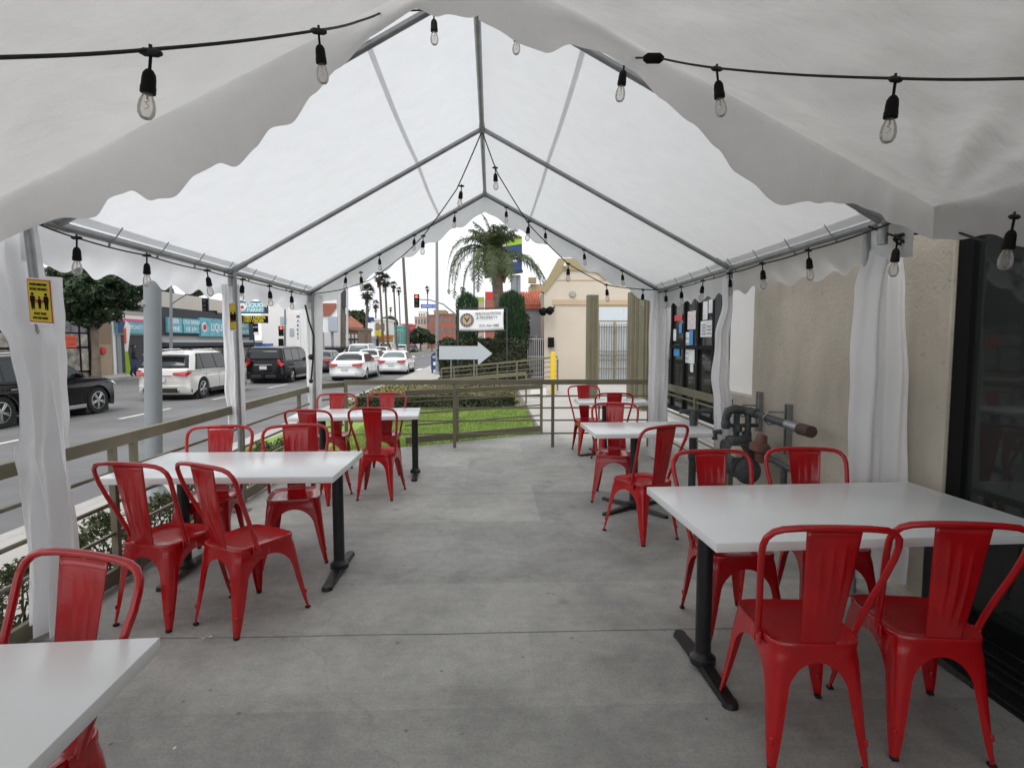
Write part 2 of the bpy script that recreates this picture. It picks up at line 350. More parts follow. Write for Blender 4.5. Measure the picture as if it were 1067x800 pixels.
# saw-cut joints are part of the slab's surface: narrow dark grooves (thin strips)
j=MB()
for y,x0,x1 in((3.07,-2.6,2.4),(5.98,-2.6,2.4)):
    n=60
    for i in range(n):
        a=lerp(x0,x1,i/n); b=lerp(x0,x1,(i+1)/n)
        wa=.0035+.0015*noise.noise(V((a*3,y,0))); j.add([(a,y-wa+.006*noise.noise(V((a*2,1,y))),.0015),(b,y-wa+.006*noise.noise(V((b*2,1,y))),.0015),(b,y+wa+.006*noise.noise(V((b*2,1,y))),.0015),(a,y+wa+.006*noise.noise(V((a*2,1,y))),.0015)],[(0,1,2,3)])
mat('groove',(.2,.2,.19),.95,0,.3,5)
structure(j,'deck_joint','groove',local=True)
pth=MB(); pth.bb(.9,12,9.98,23.5,-.4,-.004); structure(pth,'path','sidewalk',local=True)
# ============================================================ CHAIRS
def half_at(y,f=.188,b=.165): return lerp(b,f,(y+.19)/.38)
def chair_leg(sx,sy):
    m=MB(); zt=.462
    Co=V((sx*(.165 if sy>0 else .182),0,0)); Cbo=V((sx*(.185 if sy>0 else .228),0,0))
    zs=[.462,.440,.418,.400,.3985,.396,.392,.386,.372,.350,.325,.300,.275,.24,.19,.14,.095,.085,.0]
    half=.182 if sy>0 else .165
    Ct=V((sx*(half),sy*.185,0)); Cb=V((sx*(.228 if sy>0 else .185),sy*(.240 if sy>0 else .235),0))
    rows=[]
    for z in zs:
        q=(zt-z)/zt; qq=q*.9+.1*q*q; C=Ct.lerp(Cb,max(0,qq)) if q>.06 else Ct
        def arm(hf):
            if z>=.400: return hf
            if z<.275: lw=lerp(.021,.060,(z/.275)**.8); return lw
            t=(z-.275)/.125; return .060+(hf-.060)*(1-math.sqrt(max(0,1-t*t)))
        ax=arm(abs(C.x)-.0005) if z>=.4 else min(arm(abs(C.x)-.0005),abs(C.x)); ay=arm(abs(C.y)-.0005)
        r=min(.05 if z>.4 else lerp(.012,.042,z/.4),ax*.9,ay*.9); ax=min(ax,abs(C.x)) if ax<abs(C.x)-.001 else abs(C.x)
        row=[]
        NX=5
        for i in range(NX): 
            t=lerp(ax,r,i/NX); bow=.010*math.sin(PI*min(1,(t/max(ax,1e-4))))*(z/.46) if z<.4 else 0
            row.append(V((C.x-sx*t,C.y+sy*bow*.0,z)))
        for i in range(5):
            a=PI/2*i/4; row.append(V((C.x-sx*r+sx*r*math.sin(a),C.y-sy*r+sy*r*math.cos(a),z)))
        for i in range(1,NX+1):
            t=lerp(r,ay,i/NX); oth=Co.lerp(Cbo,max(0,qq) if q>.06 else 0).x; row.append(V((lerp(C.x,(C.x+oth)/2,t/abs(C.y)),C.y-sy*t,z)))
        rows.append(row)
    nc=len(rows[0])
    m.add([p for r in rows for p in r],[(j*nc+i,j*nc+i+1,(j+1)*nc+i+1,(j+1)*nc+i) for j in range(len(rows)-1) for i in range(nc-1)])
    # pressed flute down the outer corner and small bead above the foot
    Cz=Ct.lerp(Cb,(zt-.1)/zt); m.sphere((Cz.x-sx*.009,Cz.y-sy*.009,.105),.0115,8,(1,1,1.5))
    # rolled lip round the arch
    return m,Cb
def chair(name='cafe_chair'):
    t=empty(name,(0,0,0),'red metal cafe chair','chair','red metal cafe chairs')
    # seat: dished plate with rolled rim
    m=MB(); SEG=48; prof=[(0,.452),(.3,.452),(.6,.454),(.82,.458),(.90,.464),(.95,.472),(.985,.473),(1.0,.468),(1.0,.455)]
    def outline(a):
        c,s=math.cos(a),math.sin(a); e=.36; x=math.copysign(abs(c)**e,c); y=math.copysign(abs(s)**e,s); Y=y*.192; return x*half_at(Y,.192,.172),Y
    for r,z in prof:
        for k in range(SEG): x,y=outline(2*PI*k/SEG); m.v.append(V((x*max(r,.001),y*max(r,.001),z)))
    for i in range(len(prof)-1):
        for k in range(SEG): m.f.append((i*SEG+k,i*SEG+(k+1)%SEG,(i+1)*SEG+(k+1)%SEG,(i+1)*SEG+k))
    m.build('seat','chair_red',t,smooth=50)
    # two pressed steel stiffeners crossing under the seat
    m=MB(); m.box((0,0,.405),(.34,.03,.004),Euler((0,0,R(45)))); m.box((0,0,.400),(.34,.03,.004),Euler((0,0,R(-45)))); m.build('under_brace','chair_red',t)
    for sx in(-1,1):
        for sy in(-1,1):
            mm,Cb=chair_leg(sx,sy); l=mm.build('leg','chair_red',t,smooth=40)
            c=MB(); c.box((Cb.x-sx*.011,Cb.y-sy*.011,.007),(.026,.026,.014),None,.004); c.build('rubber_foot','rubber',l)
    # back hoop
    half=[(.186,-.085,.462),(.192,-.105,.52),(.208,-.150,.63),(.226,-.195,.735),(.238,-.228,.82),(.240,-.243,.867),(.233,-.256,.900),(.212,-.266,.924),(.180,-.272,.936),(.12,-.276,.942),(.06,-.278,.944),(0,-.279,.945)]
    pts=[V((-x,y,z)) for x,y,z in half]+[V((x,y,z)) for x,y,z in half[-2::-1]]
    m=MB(); m.tube(pts,.0125,10)
    for sx in(-1,1): m.box((sx*.184,-.085,.45),(.010,.05,.05),None,.003)
    m.build('back_frame','chair_red',t,smooth=60)
    # back slat, pressed ribs
    m=MB()
    def fn(u,v):
        x=u*2-1; w=lerp(.063,.098,v**.9); z=lerp(.458,.934,v); y=lerp(-.183,-.272,v**.85)-.012*(1-x*x)*math.sin(PI*v)
        rib=sum(math.exp(-((x-c)/.07)**2) for c in(-.45,0,.45))*.0035*min(1,max(0,(v-.12)*9))*min(1,max(0,(.86-v)*9))
        return V((x*w,y-rib+(.004 if abs(x)>.99 else 0),z))
    m.grid(fn,28,16); m.build('back_slat','chair_red',t,smooth=True,solid=.003)
    return t
proto=chair()
index_children()
chairs=[ # x, y, heading clockwise from +Y, label
 (-1.90,3.40,14,'red metal chair by the left railing, back to the camera, near middle left table'),
 (-1.415,3.325,30,'red metal chair angled right, aisle end of the near side of the middle left table'),
 (-2.08,4.25,175,'red metal chair against the railing, facing the camera behind the middle left table'),
 (-1.47,4.29,165,'red metal chair, seat angled, facing the camera at aisle end behind middle left table'),
 (-1.34,1.52,198,'red metal chair tucked behind the cropped white table in the bottom left corner'),
 (-1.17,5.98,3,'red metal chair nearest the aisle, back to the camera, at the far left table'),
 (-1.73,5.84,10,'red metal chair next to the railing on the near side of the far left table'),
 (-1.94,7.05,178,'red metal chair at the railing end on the far side of the far left table'),
 (-1.33,7.10,180,'red metal chair at the aisle end on the far side of the far left table'),
 (1.235,2.225,4,'large foreground red metal chair, back to the camera, left one at the big right table'),
 (1.745,2.245,8,'large foreground red metal chair nearest the dark glass door at the big right table'),
 (1.33,3.11,177,'red metal chair facing the camera at the aisle end behind the big right table'),
 (1.90,3.16,184,'red metal chair facing the camera against the stucco wall behind the big right table'),
 (1.25,4.65,-25,'red metal chair turned left on the near side of the table by the gas pipe'),
 (1.26,5.80,192,'red metal chair facing the aisle, far side of the table by the gas pipe'),
 (1.41,8.27,172,'farthest red metal chair, facing the camera at the end table by the back railing'),
 (1.58,7.54,2,'red metal chair with its back to the camera at the end table by the railing')]
for i,(x,y,h,l) in enumerate(chairs):
    c=proto if i==0 else copytree(proto); c.location=(x,y,0); c.rotation_euler=(0,0,R(-h)); c['label']=l
# ============================================================ TABLES
def table(label,c,size,rz,legs,cross=None):
    t=empty('cafe_table',(c[0],c[1],0),label,'table','white topped cafe tables',R(rz)); w,dp=size
    m=MB(); m.box((0,0,.741),(w,dp,.042),None,.004); m.v=[wmat(t)@v for v in m.v]; m.build('tabletop','white_top',t,smooth=30)
    for lx,ly,kind in legs:
        m=MB(); m.cyl((lx,ly,.04),(lx,ly,.715),.038,seg=20); m.box((lx,ly,.712),(.30,.30,.012) if kind!='bar' else (.10,.5,.012)); m.lathe([(.062,.03),(.062,.06),(.045,.075),(.038,.085)],(lx,ly,0),20)
        m.v=[wmat(t)@v for v in m.v]; col=m.build('leg','black_iron',t,smooth=40)
        m=MB()
        if kind=='bar':
            for s in(-1,1):
                m.add([V((lx+a,ly+s*b,z)) for a,b,z in((-.028,0,.052),(.028,0,.052),(.026,.30,.024),(-.026,.30,.024),(-.036,0,.012),(.036,0,.012),(.036,.31,.010),(-.036,.31,.010))],[(0,1,2,3),(4,5,6,7),(0,1,5,4),(2,3,7,6),(1,2,6,5),(0,3,7,4)])
                m.cyl((lx,ly+s*.30,0),(lx,ly+s*.30,.026),.036,.030,16)
        else:
            for a in(kind,kind+90,kind+180,kind+270):
                ca,sa=math.cos(R(a)),math.sin(R(a)); L=.38
                def q(f,s,z): return V((lx+ca*f-sa*s,ly+sa*f+ca*s,z))
                m.add([q(0,-.026,.052),q(0,.026,.052),q(L,.024,.022),q(L,-.024,.022),q(0,-.034,.012),q(0,.034,.012),q(L,.032,.008),q(L,-.032,.008)],[(0,1,2,3),(4,5,6,7),(0,1,5,4),(2,3,7,6),(1,2,6,5),(0,3,7,4)])
                e=q(L,0,0); m.cyl(e,e+V((0,0,.024)),.032,.026,14)
        m.v=[wmat(t)@v for v in m.v]; m.build('base_foot','black_iron',col,smooth=40)
    return t
table('white rectangular table with four chairs in front of the dark glass door',(1.72,2.82),(1.607,.94),2.4,[(-.69,-.10,'bar'),(.52,-.06,'bar')])
table('white rectangular table with four chairs beside the left railing, middle of the left row',(-1.715,4.0),(1.45,.84),0,[(-.42,0,'bar'),(.65,-.04,'bar')])
table('cropped white table in the bottom left foreground',(-1.67,1.13),(1.50,.90),3,[(-.5,0,'bar'),(.45,0,'bar')])
table('white table with four chairs at the far end of the left railing',(-1.58,6.87),(1.43,.82),5,[(-.42,0,'bar'),(.66,-.05,'bar')])
table('small white table on one black pedestal next to the grey standpipe',(1.51,5.56),(1.15,.77),1.5,[(-.15,-.15,33)])
table('small white table on one black pedestal beside the back railing',(1.73,8.17),(1.02,.55),0,[(-.12,-.08,20)])
# litter
m=MB()
for a,b in((0,0),(.03,.012),(-.022,.01),(.012,-.015)):
    c=G(213,666)+V((a,b,.006)); m.add([c+V((random.uniform(-.016,.016),random.uniform(-.012,.012),random.uniform(0,.012))) for _ in range(5)],[(0,1,2),(0,2,3),(1,3,4)])
tag(m.build('paper_scrap','scrap'),'torn white scrap of paper on the concrete near the left chairs','litter')
m=MB(); c=G(180,781); m.add([c+V((0,0,.002)),c+V((.012,.004,.004)),c+V((.008,.012,.009)),c+V((-.004,.008,.003))],[(0,1,2,3)])
tag(m.build('paper_scrap','scrap'),'tiny white paper fleck on the concrete by the foreground table','litter')
# ============================================================ RAILINGS
def rail_seg(t,a,b,za,zb,heights,top=.075,thick=.045,tube=.013,name='top_rail'):
    """a,b plan points, za/zb floor levels; heights[0]=top"""
    a=V((*a,0));b=V((*b,0)); u=(b-a).normalized(); n=V((-u.y,u.x,0))
    h=heights[0]
    def slab(z1a,z1b,hh,th):
        m=MB(); vs=[]
        for p,z in((a,z1a),(b,z1b)):
            for sn in(-1,1):
                for dz in(0,-hh): vs.append(p+n*sn*th/2+V((0,0,z+dz)))
        m.add(vs,[(0,1,3,2),(4,6,7,5),(0,4,5,1),(2,3,7,6),(0,2,6,4),(1,5,7,3)]); return m
    slab(za+h,zb+h,top,thick).build('top_rail','olive',t)
    for z in heights[1:]:
        if z<0.16 and z>0: slab(za+z,zb+z,.10,.03).build('bottom_rail','olive',t); continue
        m=MB(); m.tube([a+V((0,0,za+z)),b+V((0,0,zb+z))],tube,6); m.build('cross_rail','olive',t,smooth=60)
def post(t,x,y,z0,z1,w=.04):
    m=MB(); m.box((x,y,(z0+z1)/2),(w,w,z1-z0)); m.build('post','olive',t)
X0=-2.47
t=empty('side_railing',(X0,3,0),'long olive metal railing along the left edge of the deck beside the street','railing')
rail_seg(t,(X0,-3.5),(X0,8.30),-.03,.0,(1.0,.765,.56,.36,.13))
for y in(-1.9,-.1,1.7,3.80,4.02,5.74,7.45,8.28): post(t,X0,y,-.05,.93)
rail_seg(t,(X0,8.30),(-2.22,8.67),0,0,(1.0,.765,.56,.36))
t=empty('back_railing',(0,8.73,0),'olive metal railing across the far end of the deck','railing')
rail_seg(t,(-2.2,8.67),(2.42,8.67),0,0,(1.03,.78,.60,.41,.21))
for x in(-2.18,-.56,.93,2.40): post(t,x,8.67,0,.96,.045)
t=empty('lawn_railing',(0,9.4,0),'angled olive railing with a thick bottom beam along the lawn','railing')
rail_seg(t,(-1.32,8.80),(.88,9.98),0,0,(.86,.68,.50,.32,.14))
for p in((-.55,9.22),(.87,9.975)): post(t,*p,0,.80,.045)
t=empty('ramp_railing',(0,19,0),'olive sloping ramp railing in front of the hedge and the arrow sign','railing')
rail_seg(t,(-1.78,20.5),(.82,18.5),-.22,.10,(.90,.74,.58,.42,.27,.12),.06)
rail_seg(t,(.82,18.5),(2.1,18.2),.10,.25,(.90,.74,.58,.42,.27,.12),.06)
for x,y,z in((-1.78,20.5,-.22),(-1.3,20.13,-.17),(-.5,19.5,-.06),(.2,18.97,.02),(.82,18.5,.1),(2.1,18.2,.2)): post(t,x,y,z-.15,z+.85,.05)
t=empty('ramp_railing',(-1,14,0),'low olive handrail rising behind the small hedge beyond the lawn','railing')
rail_seg(t,(-2.2,15.6),(.9,14.9),-.25,.05,(.78,.55,.32),.10)
for x,y,z in((-1.4,15.42,-.2),(-.2,15.15,-.08),(.9,14.9,.05)): post(t,x,y,-.25,z+.70,.045)
t=empty('storefront_railing',(2.5,7,0),'olive railing in front of the dark shop windows on the right','railing')
rail_seg(t,(2.50,5.9),(2.52,8.6),0,0,(1.0,.86,.62,.40,.2),.085,.045)
for y in(5.9,6.95,8.55): post(t,2.51,y,0,.92,.05)
# ============================================================ TENTS
def poly_tube(t,name,a,b,r=.021,m='galv'): mb=MB(); mb.cyl(a,b,r,seg=12); return mb.build(name,m,t,smooth=50)
def gable_roof(mb,y0,y1,xl,xc,xr,ze_l,zr,ze_r,bays,sag=.035,nu=20,nv=40,over=.06,seed=0):
    for s in(-1,1):
        xe,ze=(xl,ze_l) if s<0 else (xr,ze_r)
        def fn(u,v):
            y=lerp(y0,y1,v); x=lerp(xe,xc,u); z=lerp(ze,zr,u)
            b=[w for w in bays]; ph=0
            for p,q in zip(b,b[1:]):
                if p<=y<=q: ph=math.sin(PI*(y-p)/(q-p))
            z-=sag*ph*math.sin(PI*u)**.7; z+=.012*noise.noise(V((x*1.3,y*1.1,seed)))*math.sin(PI*u)*(min(1,(1-v)*14) if seed else 1)
            if seed:
                dx,dy=x-(xe),y-(y1-.05); dd=math.hypot(dx,dy); an=math.atan2(abs(dx),-dy+.001); e=min(1,u*8)*min(1,(1-v)*14)
                z+=e*(.055*math.sin(an*15+3*noise.noise(V((an*2,s,1))))*math.exp(-dd/1.1)*min(1,dd*3)+.034*noise.noise(V((x*1.9+y*1.4,y*.6,9)))+.020*noise.noise(V((x*4.2+y*3,y*1.3,4))))
            return V((x,y,z))
        mb.grid(fn,nu,nv)
def valance(t,pa,pb,drop,amp,lam,out,n=140,phase=0,name='valance',m='canopy_far',dropfn=None,tilt=None,wave=.02,rows=6,rnd=0,gather=None):
    pa,pb,out=V(pa),V(pb),V(out).normalized(); L=(pb-pa).length; mb=MB()
    def fn(u,v):
        s=u*L; p=pa.lerp(pb,u); e=min(1,s/.35,(L-s)/.35); sc=amp*e*(math.cos(2*PI*(s/lam)+phase)); D=(dropfn(p) if dropfn else drop)+sc*min(1,max(0,1))
        tl=(tilt(p) if tilt else .06)*v*v
        g=0 if gather is None else .035*v*math.sin(s*34)*math.exp(-abs(p.x-gather)/.35)
        return p+V((0,0,-D*(v**(1.35 if rnd else 1))))+out*min(1,e*1.5)*(rnd*(1-(1-v)**3)+g)+out*e*(tl+wave*v*math.sin(2*PI*s/lam*.5+phase)+.05*v*noise.noise(V((s*1.7,v,phase)))+.02*math.sin(v*5+s*2)*v)
    mb.grid(fn,n,rows); mb.raw=True; return mb.build(name,m,t,smooth=True)
FT=dict(xl=-2.39,xc=-.08,xr=2.26,el=2.27,r=3.555,er=2.32); YA,YB,YC=3.30,5.44,7.75
t=empty('party_tent',(0,5.5,0),'far white canopy tent over the tables, ending in an open gable by the back railing','tent')
far_tent=t
cb=MB(); gable_roof(cb,3.12,YC+.06,FT['xl']-.05,FT['xc'],FT['xr']+.05,FT['el']+.01,FT['r']+.035,FT['er']+.01,(YA,YB,YC)); cb.build('canopy','canopy_far',t,smooth=True)
# welded seams: doubled strips just under the roof sheet
for s in(-1,1):
    xe,ze=(FT['xl']-.05,FT['el']+.01) if s<0 else (FT['xr']+.05,FT['er']+.01)
    for uu,w in((.745,.012),(.022,.026)):
        sm=MB()
        def fn(u,v):
            q=uu+(u-.5)*w; y=lerp(3.14,YC+.05,v); x=lerp(xe,FT['xc'],q); z=lerp(ze,FT['r']+.035,q); ph=0
            for p,qq in((YA,YB),(YB,YC)):
                if p<=y<=qq: ph=math.sin(PI*(y-p)/(qq-p))
            z-=.035*ph*math.sin(PI*q)**.7; z+=.012*noise.noise(V((x*1.3,y*1.1,0)))*math.sin(PI*q)
            return V((x,y,z-.004))
        sm.grid(fn,2,40); sm.build('seam','seam_band',t,smooth=True)
valance(t,(FT['xl']-.05,3.12,FT['el']+.01),(FT['xl']-.05,YC+.06,FT['el']+.01),.26,.028,.375,(-1,0,0),phase=1.2)
valance(t,(FT['xr']+.05,3.12,FT['er']+.01),(FT['xr']+.05,YC+.06,FT['er']+.01),.26,.028,.375,(1,0,0),phase=.5)
valance(t,(FT['xl']-.05,YC+.06,FT['el']+.01),(FT['xc'],YC+.06,FT['r']+.035),.27,.032,.40,(0,1,0),phase=.2)
valance(t,(FT['xr']+.05,YC+.06,FT['er']+.01),(FT['xc'],YC+.06,FT['r']+.035),.27,.032,.40,(0,1,0),phase=.9)
for y in(YA,YB,YC):
    poly_tube(t,'rafter',(FT['xl'],y,FT['el']-.03),(FT['xc'],y,FT['r']-.01)); poly_tube(t,'rafter',(FT['xr'],y,FT['er']-.03),(FT['xc'],y,FT['r']-.01))
poly_tube(t,'ridge_pole',(FT['xc'],3.2,FT['r']-.012),(FT['xc'],YC,FT['r']-.012),.023)
poly_tube(t,'eave_pole',(FT['xl'],3.2,FT['el']-.03),(FT['xl'],YC,FT['el']-.03),.025); poly_tube(t,'eave_pole',(FT['xr'],3.2,FT['er']-.03),(FT['xr'],YC,FT['er']-.03),.025)
for y in(YA,YB,YC):   # corner sleeves at each joint
    for x,z in((FT['xl'],FT['el']-.03),(FT['xr'],FT['er']-.03)):
        m=MB(); m.cyl((x,y-.1,z),(x,y+.1,z),.028); (m.cyl((x,y,z-.13),(x,y,z),.028) if not(x<0 and y==YA) else None); s=1 if x<0 else -1; m.cyl((x,y,z),(x+s*.14,y,z+.078),.026); m.sphere((x,y,z),.031); m.build('corner_joint','galv',t,smooth=50)
for y in(YB,YC): m=MB(); m.cyl((FT['xc'],y-.1,FT['r']-.012),(FT['xc'],y+.1,FT['r']-.012),.027); m.sphere((FT['xc'],y,FT['r']-.012),.032); m.build('ridge_joint','galv',t,smooth=50)
legpos=[(-2.37,3.08,.14),(FT['xl']+.03,YB,0),(FT['xl']+.03,YC,0),(2.30,YA+.2,0),(FT['xr'],YB,0),(FT['xr'],YC,0)]
for x,y,dx in legpos: poly_tube(t,'leg',(x+dx,y,0.01),(x,y,(FT['el'] if x<0 else FT['er'])-.03),.021); m=MB(); m.box((x+dx,y,.008),(.12,.12,.012)); m.cyl((x+dx,y,.01),(x+dx,y,.10),.026); m.build('foot_plate','galv',t)
# bungee loops tying the roof to the eave poles
for s,x,z in((-1,FT['xl'],FT['el']),(1,FT['xr'],FT['er'])):
    for y in [3.75+.52*k for k in range(8)]:
        m=MB(); m.tube([(x+.0*s,y,z-.06),(x-s*.035,y+.01,z-.02),(x-s*.075,y+.02,z+.045)],.004,5); m.sphere((x,y,z-.066),.010,6); m.build('bungee_tie','galv',t,smooth=60)
# near tent, over the camera
NT=dict(xl=-2.95,xc=-.06,xr=2.28,el=2.04,r=3.51,er=2.31); NY=3.02
t=empty('party_tent',(0,0,0),'near grey-white canopy tent overhead with a drooping scalloped end flap','tent')
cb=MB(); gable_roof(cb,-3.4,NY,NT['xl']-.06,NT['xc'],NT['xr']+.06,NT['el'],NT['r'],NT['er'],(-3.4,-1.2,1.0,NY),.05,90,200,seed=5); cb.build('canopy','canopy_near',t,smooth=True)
def pxX(px): return (px-512)*NY/600*.955
dropL=[(-3.02,.26),(pxX(-20),.24),(pxX(50),.23),(pxX(88),.30),(pxX(103),.24),(pxX(125),.26),(pxX(150),.37),(pxX(170),.40),(pxX(192),.33),(pxX(215),.33),(pxX(240),.41),(pxX(262),.38),(pxX(280),.33),(pxX(302),.36),(pxX(325),.26),(pxX(350),.18),(pxX(385),.10),(pxX(430),.10),(pxX(460),.20),(pxX(500),.30)]
dropR=[(pxX(500),.30),(pxX(530),.28),(pxX(570),.25),(pxX(600),.16),(pxX(640),.12),(pxX(670),.11),(pxX(700),.16),(pxX(731),.21),(pxX(760),.27),(pxX(781),.33),(pxX(805),.33),(pxX(832),.37),(pxX(870),.28),(pxX(892),.23),(pxX(920),.18),(2.34,.17)]
ex,ez=NT['xl']-.06,NT['el']
def tl(p): return (.015+.04*abs(noise.noise(V((p.x*.9,3,1)))))*min(1,max(0,(2.40-abs(p.x+.05))/.5))
def ts(p): return .05*min(1,max(0,(NY-p.y)/.5))
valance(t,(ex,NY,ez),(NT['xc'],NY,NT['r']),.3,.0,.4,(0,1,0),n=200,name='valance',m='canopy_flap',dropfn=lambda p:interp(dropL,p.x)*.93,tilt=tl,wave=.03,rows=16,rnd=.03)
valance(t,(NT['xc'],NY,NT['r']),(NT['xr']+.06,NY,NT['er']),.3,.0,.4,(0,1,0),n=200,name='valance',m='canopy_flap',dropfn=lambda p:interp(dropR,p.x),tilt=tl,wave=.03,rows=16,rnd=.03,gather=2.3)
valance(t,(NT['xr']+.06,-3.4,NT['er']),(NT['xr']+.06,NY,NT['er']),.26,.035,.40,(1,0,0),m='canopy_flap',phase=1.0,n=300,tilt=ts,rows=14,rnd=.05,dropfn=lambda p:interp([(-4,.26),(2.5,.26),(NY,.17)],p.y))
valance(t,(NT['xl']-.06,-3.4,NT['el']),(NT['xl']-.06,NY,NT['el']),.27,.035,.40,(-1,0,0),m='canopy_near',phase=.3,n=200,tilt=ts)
# hem where the end flap is welded on
for s,xe in((-1,ex),(1,NT['xr']+.06)):
    m=MB()
    pass
for y in(-3.3,-1.2,1.0):
    poly_tube(t,'rafter',(NT['xl'],y,NT['el']-.06),(NT['xc'],y,NT['r']-.05)) if y<0 else None
    poly_tube(t,'rafter',(NT['xr'],y,NT['er']-.06),(NT['xc'],y,NT['r']-.05)) if y<0 else None
for x,z in((NT['xl'],NT['el']-.06),(NT['xr'],NT['er']-.06)): poly_tube(t,'eave_pole',(x,-3.3,z),(x,-.4,z),.024)
for x,z in((NT['xl'],NT['el']-.06),(NT['xr'],NT['er']-.06)):
    for y in(-3.3,-1.2): poly_tube(t,'leg',(x,y,-.25 if x<0 else .01),(x,y,z),.021)
# gathered corner of the near canopy tied down over the right leg
# ============================================================ CURTAINS
def curtain(label,rows,folds=3,amp=.035,phase=0,nv=60,nu=40,twist=0,m='curtain'):
    """rows: (z, x_left, x_right, y) from top to bottom"""
    rows=sorted(rows,key=lambda r:-r[0]); mb=MB(); zt,zb=rows[0][0],rows[-1][0]
    def val(z,k):
        tab=[(-r[0],r[k]) for r in rows]; return interp(tab,-z)
    def fn(u,v):
        z=lerp(zt,zb,v); xl,xr,y=val(z,1),val(z,2),val(z,3)
        w=u*2-1
        f=amp*math.sin(2*PI*folds*u+phase+1.3*math.sin(v*3+phase))+amp*.45*math.sin(2*PI*folds*2.3*u+2+v*4)+.025*noise.noise(V((u*3,v*5,phase)))
        x=lerp(xl,xr,u)+.012*noise.noise(V((phase,v*6,u*.6)))
        return V((x,y+f-.04*(1-w*w)+.05,z+(.015*math.sin(u*7+phase) if v>.98 else 0)))
    mb.grid(fn,nu,nv); mb.raw=True; return tag(mb.build('tent_curtain',m,smooth=True),label,'curtain','white sidewall curtains gathered at the tent legs')
def row(py,pxl,pxr,Y): a=P(pxl,py,Y); b=P(pxr,py,Y); return (a.z,a.x,b.x,Y)
curtain('white curtain gathered on the right leg in front of the stucco wall, full length',[row(243,918,944,3.44),row(262,909,948,3.42),row(300,899,951,3.42),row(400,893,955,3.42),row(500,889,957,3.42),row(608,889,952,3.42)],2,.03,.4)
curtain('white curtain tied and bulging around the right middle leg beside the gas meter',[row(290,756,768,5.36),row(315,756,766,5.36),row(350,748,764,5.34),row(395,744,762,5.34),row(420,746,766,5.34),row(450,746,776,5.34),row(486,746,780,5.34)],2,.02,1.0)
curtain('narrow white curtain wrapped round the far right leg by the back railing',[row(302,679,700,7.66),row(340,678,700,7.66),row(400,677,698,7.66),row(476,676,697,7.66)],2,.03,2.0)
curtain('narrow white curtain on the left middle leg with a yellow notice on it',[row(296,228,247,5.47),row(350,229,250,5.47),row(400,232,252,5.47),row(447,235,254,5.47)],2,.015,3.0)
curtain('narrow white curtain with a dark cord on the far left leg',[row(306,312,335,7.79),row(350,315,335,7.79),row(390,318,334,7.79),row(430,320,334,7.79)],2,.02,.8)
curtain('wide white curtain twisted on the foreground left leg, reaching the floor',[row(228,-25,30,3.16),row(262,-22,34,3.14),row(330,-10,44,3.05),row(364,5,54,3.0),row(415,17,60,2.98),row(450,18,64,2.98),row(473,11,66,2.98),row(500,17,69,2.98),row(560,20,75,2.98),row(660,23,80,2.98)],2.5,.045,1.7)
curtain('straight white curtain strip hanging behind the yellow notice at the left edge',[row(288,36,58,3.24),row(330,38,60,3.24),row(400,42,62,3.22),row(470,44,66,3.2)],1,.012,.2)
# ============================================================ STRING LIGHTS
def bulb(t,p,s=1,tilt=(0,0)):
    p=V(p); q=Euler((tilt[0],tilt[1],0)).to_matrix()
    def L(prof,off=0): 
        m=MB(); m.lathe([(r*s,z*s) for r,z in prof],(0,0,0),14); m.v=[p+q@v for v in m.v]; return m
    m=L([(.004,0),(.005,-.004),(.005,-.045),(.012,-.050),(.019,-.062),(.021,-.078),(.0215,-.098),(.023,-.103),(.023,-.122),(.017,-.124)])
    sk=m.build('socket','bulb_dark',t,smooth=35)
    b=L([(.013,-.120),(.015,-.128),(.0235,-.150),(.0265,-.170),(.0245,-.189),(.016,-.203),(.003,-.208)]).build('bulb','bulb_glass',t,smooth=True)
    f=MB(); pts=[V((.006*math.cos(k*1.3),.006*math.sin(k*1.3),-.14-.0045*k)) for k in range(9)]; f.tube([p+q@(v*s) for v in pts],.0012*s,4); f.tube([p+q@V((0,0,-.122*s)),p+q@V((0,0,-.142*s))],.003*s,5); f.build('filament','brass',b)
def string(label,wire,bulbs,r=.0042,sag=.02,s=1,seed=1):
    rnd=random.Random(seed); w=[V(p) for p in wire]; t=empty('string_lights',w[0],label,'string lights','black bulb string lights under the canopies')
    pts=[]
    for a,b in zip(w,w[1:]):
        n=max(3,int((b-a).length/.07))
        for k in range(n): q=k/n; pts.append(a.lerp(b,q)-V((0,0,sag*(b-a).length*math.sin(PI*q))))
    pts.append(w[-1]); m=MB(); m.tube(pts,r,6)
    for p in bulbs: m.lathe([(.005,-.028),(.011,-.016),(.011,.016),(.005,.028)],p,8,axis=(1,.2,0)); m.tube([p,p+V((0,0,.02))],.005,6)
    m.build('cable','cord',t,smooth=60)
    for p in bulbs: bulb(t,p-V((0,0,.006)),s,(R(rnd.uniform(-5,5)),R(rnd.uniform(-7,7))))
    return t
# foreground strings
wl=[P(-60,61,1.15),P(0,60,1.32),P(155,52,1.62),P(330,32,2.15),P(375,22,2.75),P(400,12,3.12),P(452,10,3.2),P(541,20,3.2),P(600,32,3.2),P(652,60,3.12)]
string('black cable with bulbs crossing the upper left, nearest the camera',wl,[P(157,55,1.62),P(332,33,2.15),P(452,11,3.2),P(540,21,3.2)],.005,.008,.83,1)
wr=[P(652,60,3.12),P(684,60,2.90),P(745,71,2.6),P(935,82,2.02),P(1067,82,1.75),P(1120,80,1.6)]
st=string('black cable with plug and bulbs crossing the upper right, nearest the camera',wr,[P(651,62,3.11),P(747,72,2.6),P(933,83,2.02)],.005,.01,1.0,2)
m=MB(); a,b=P(670,61,2.9),P(692,61,2.88); m.tube([a,a.lerp(b,.2),a.lerp(b,.8),b],[.010,.024,.024,.008],10); m.build('plug','bulb_dark',st,smooth=50)
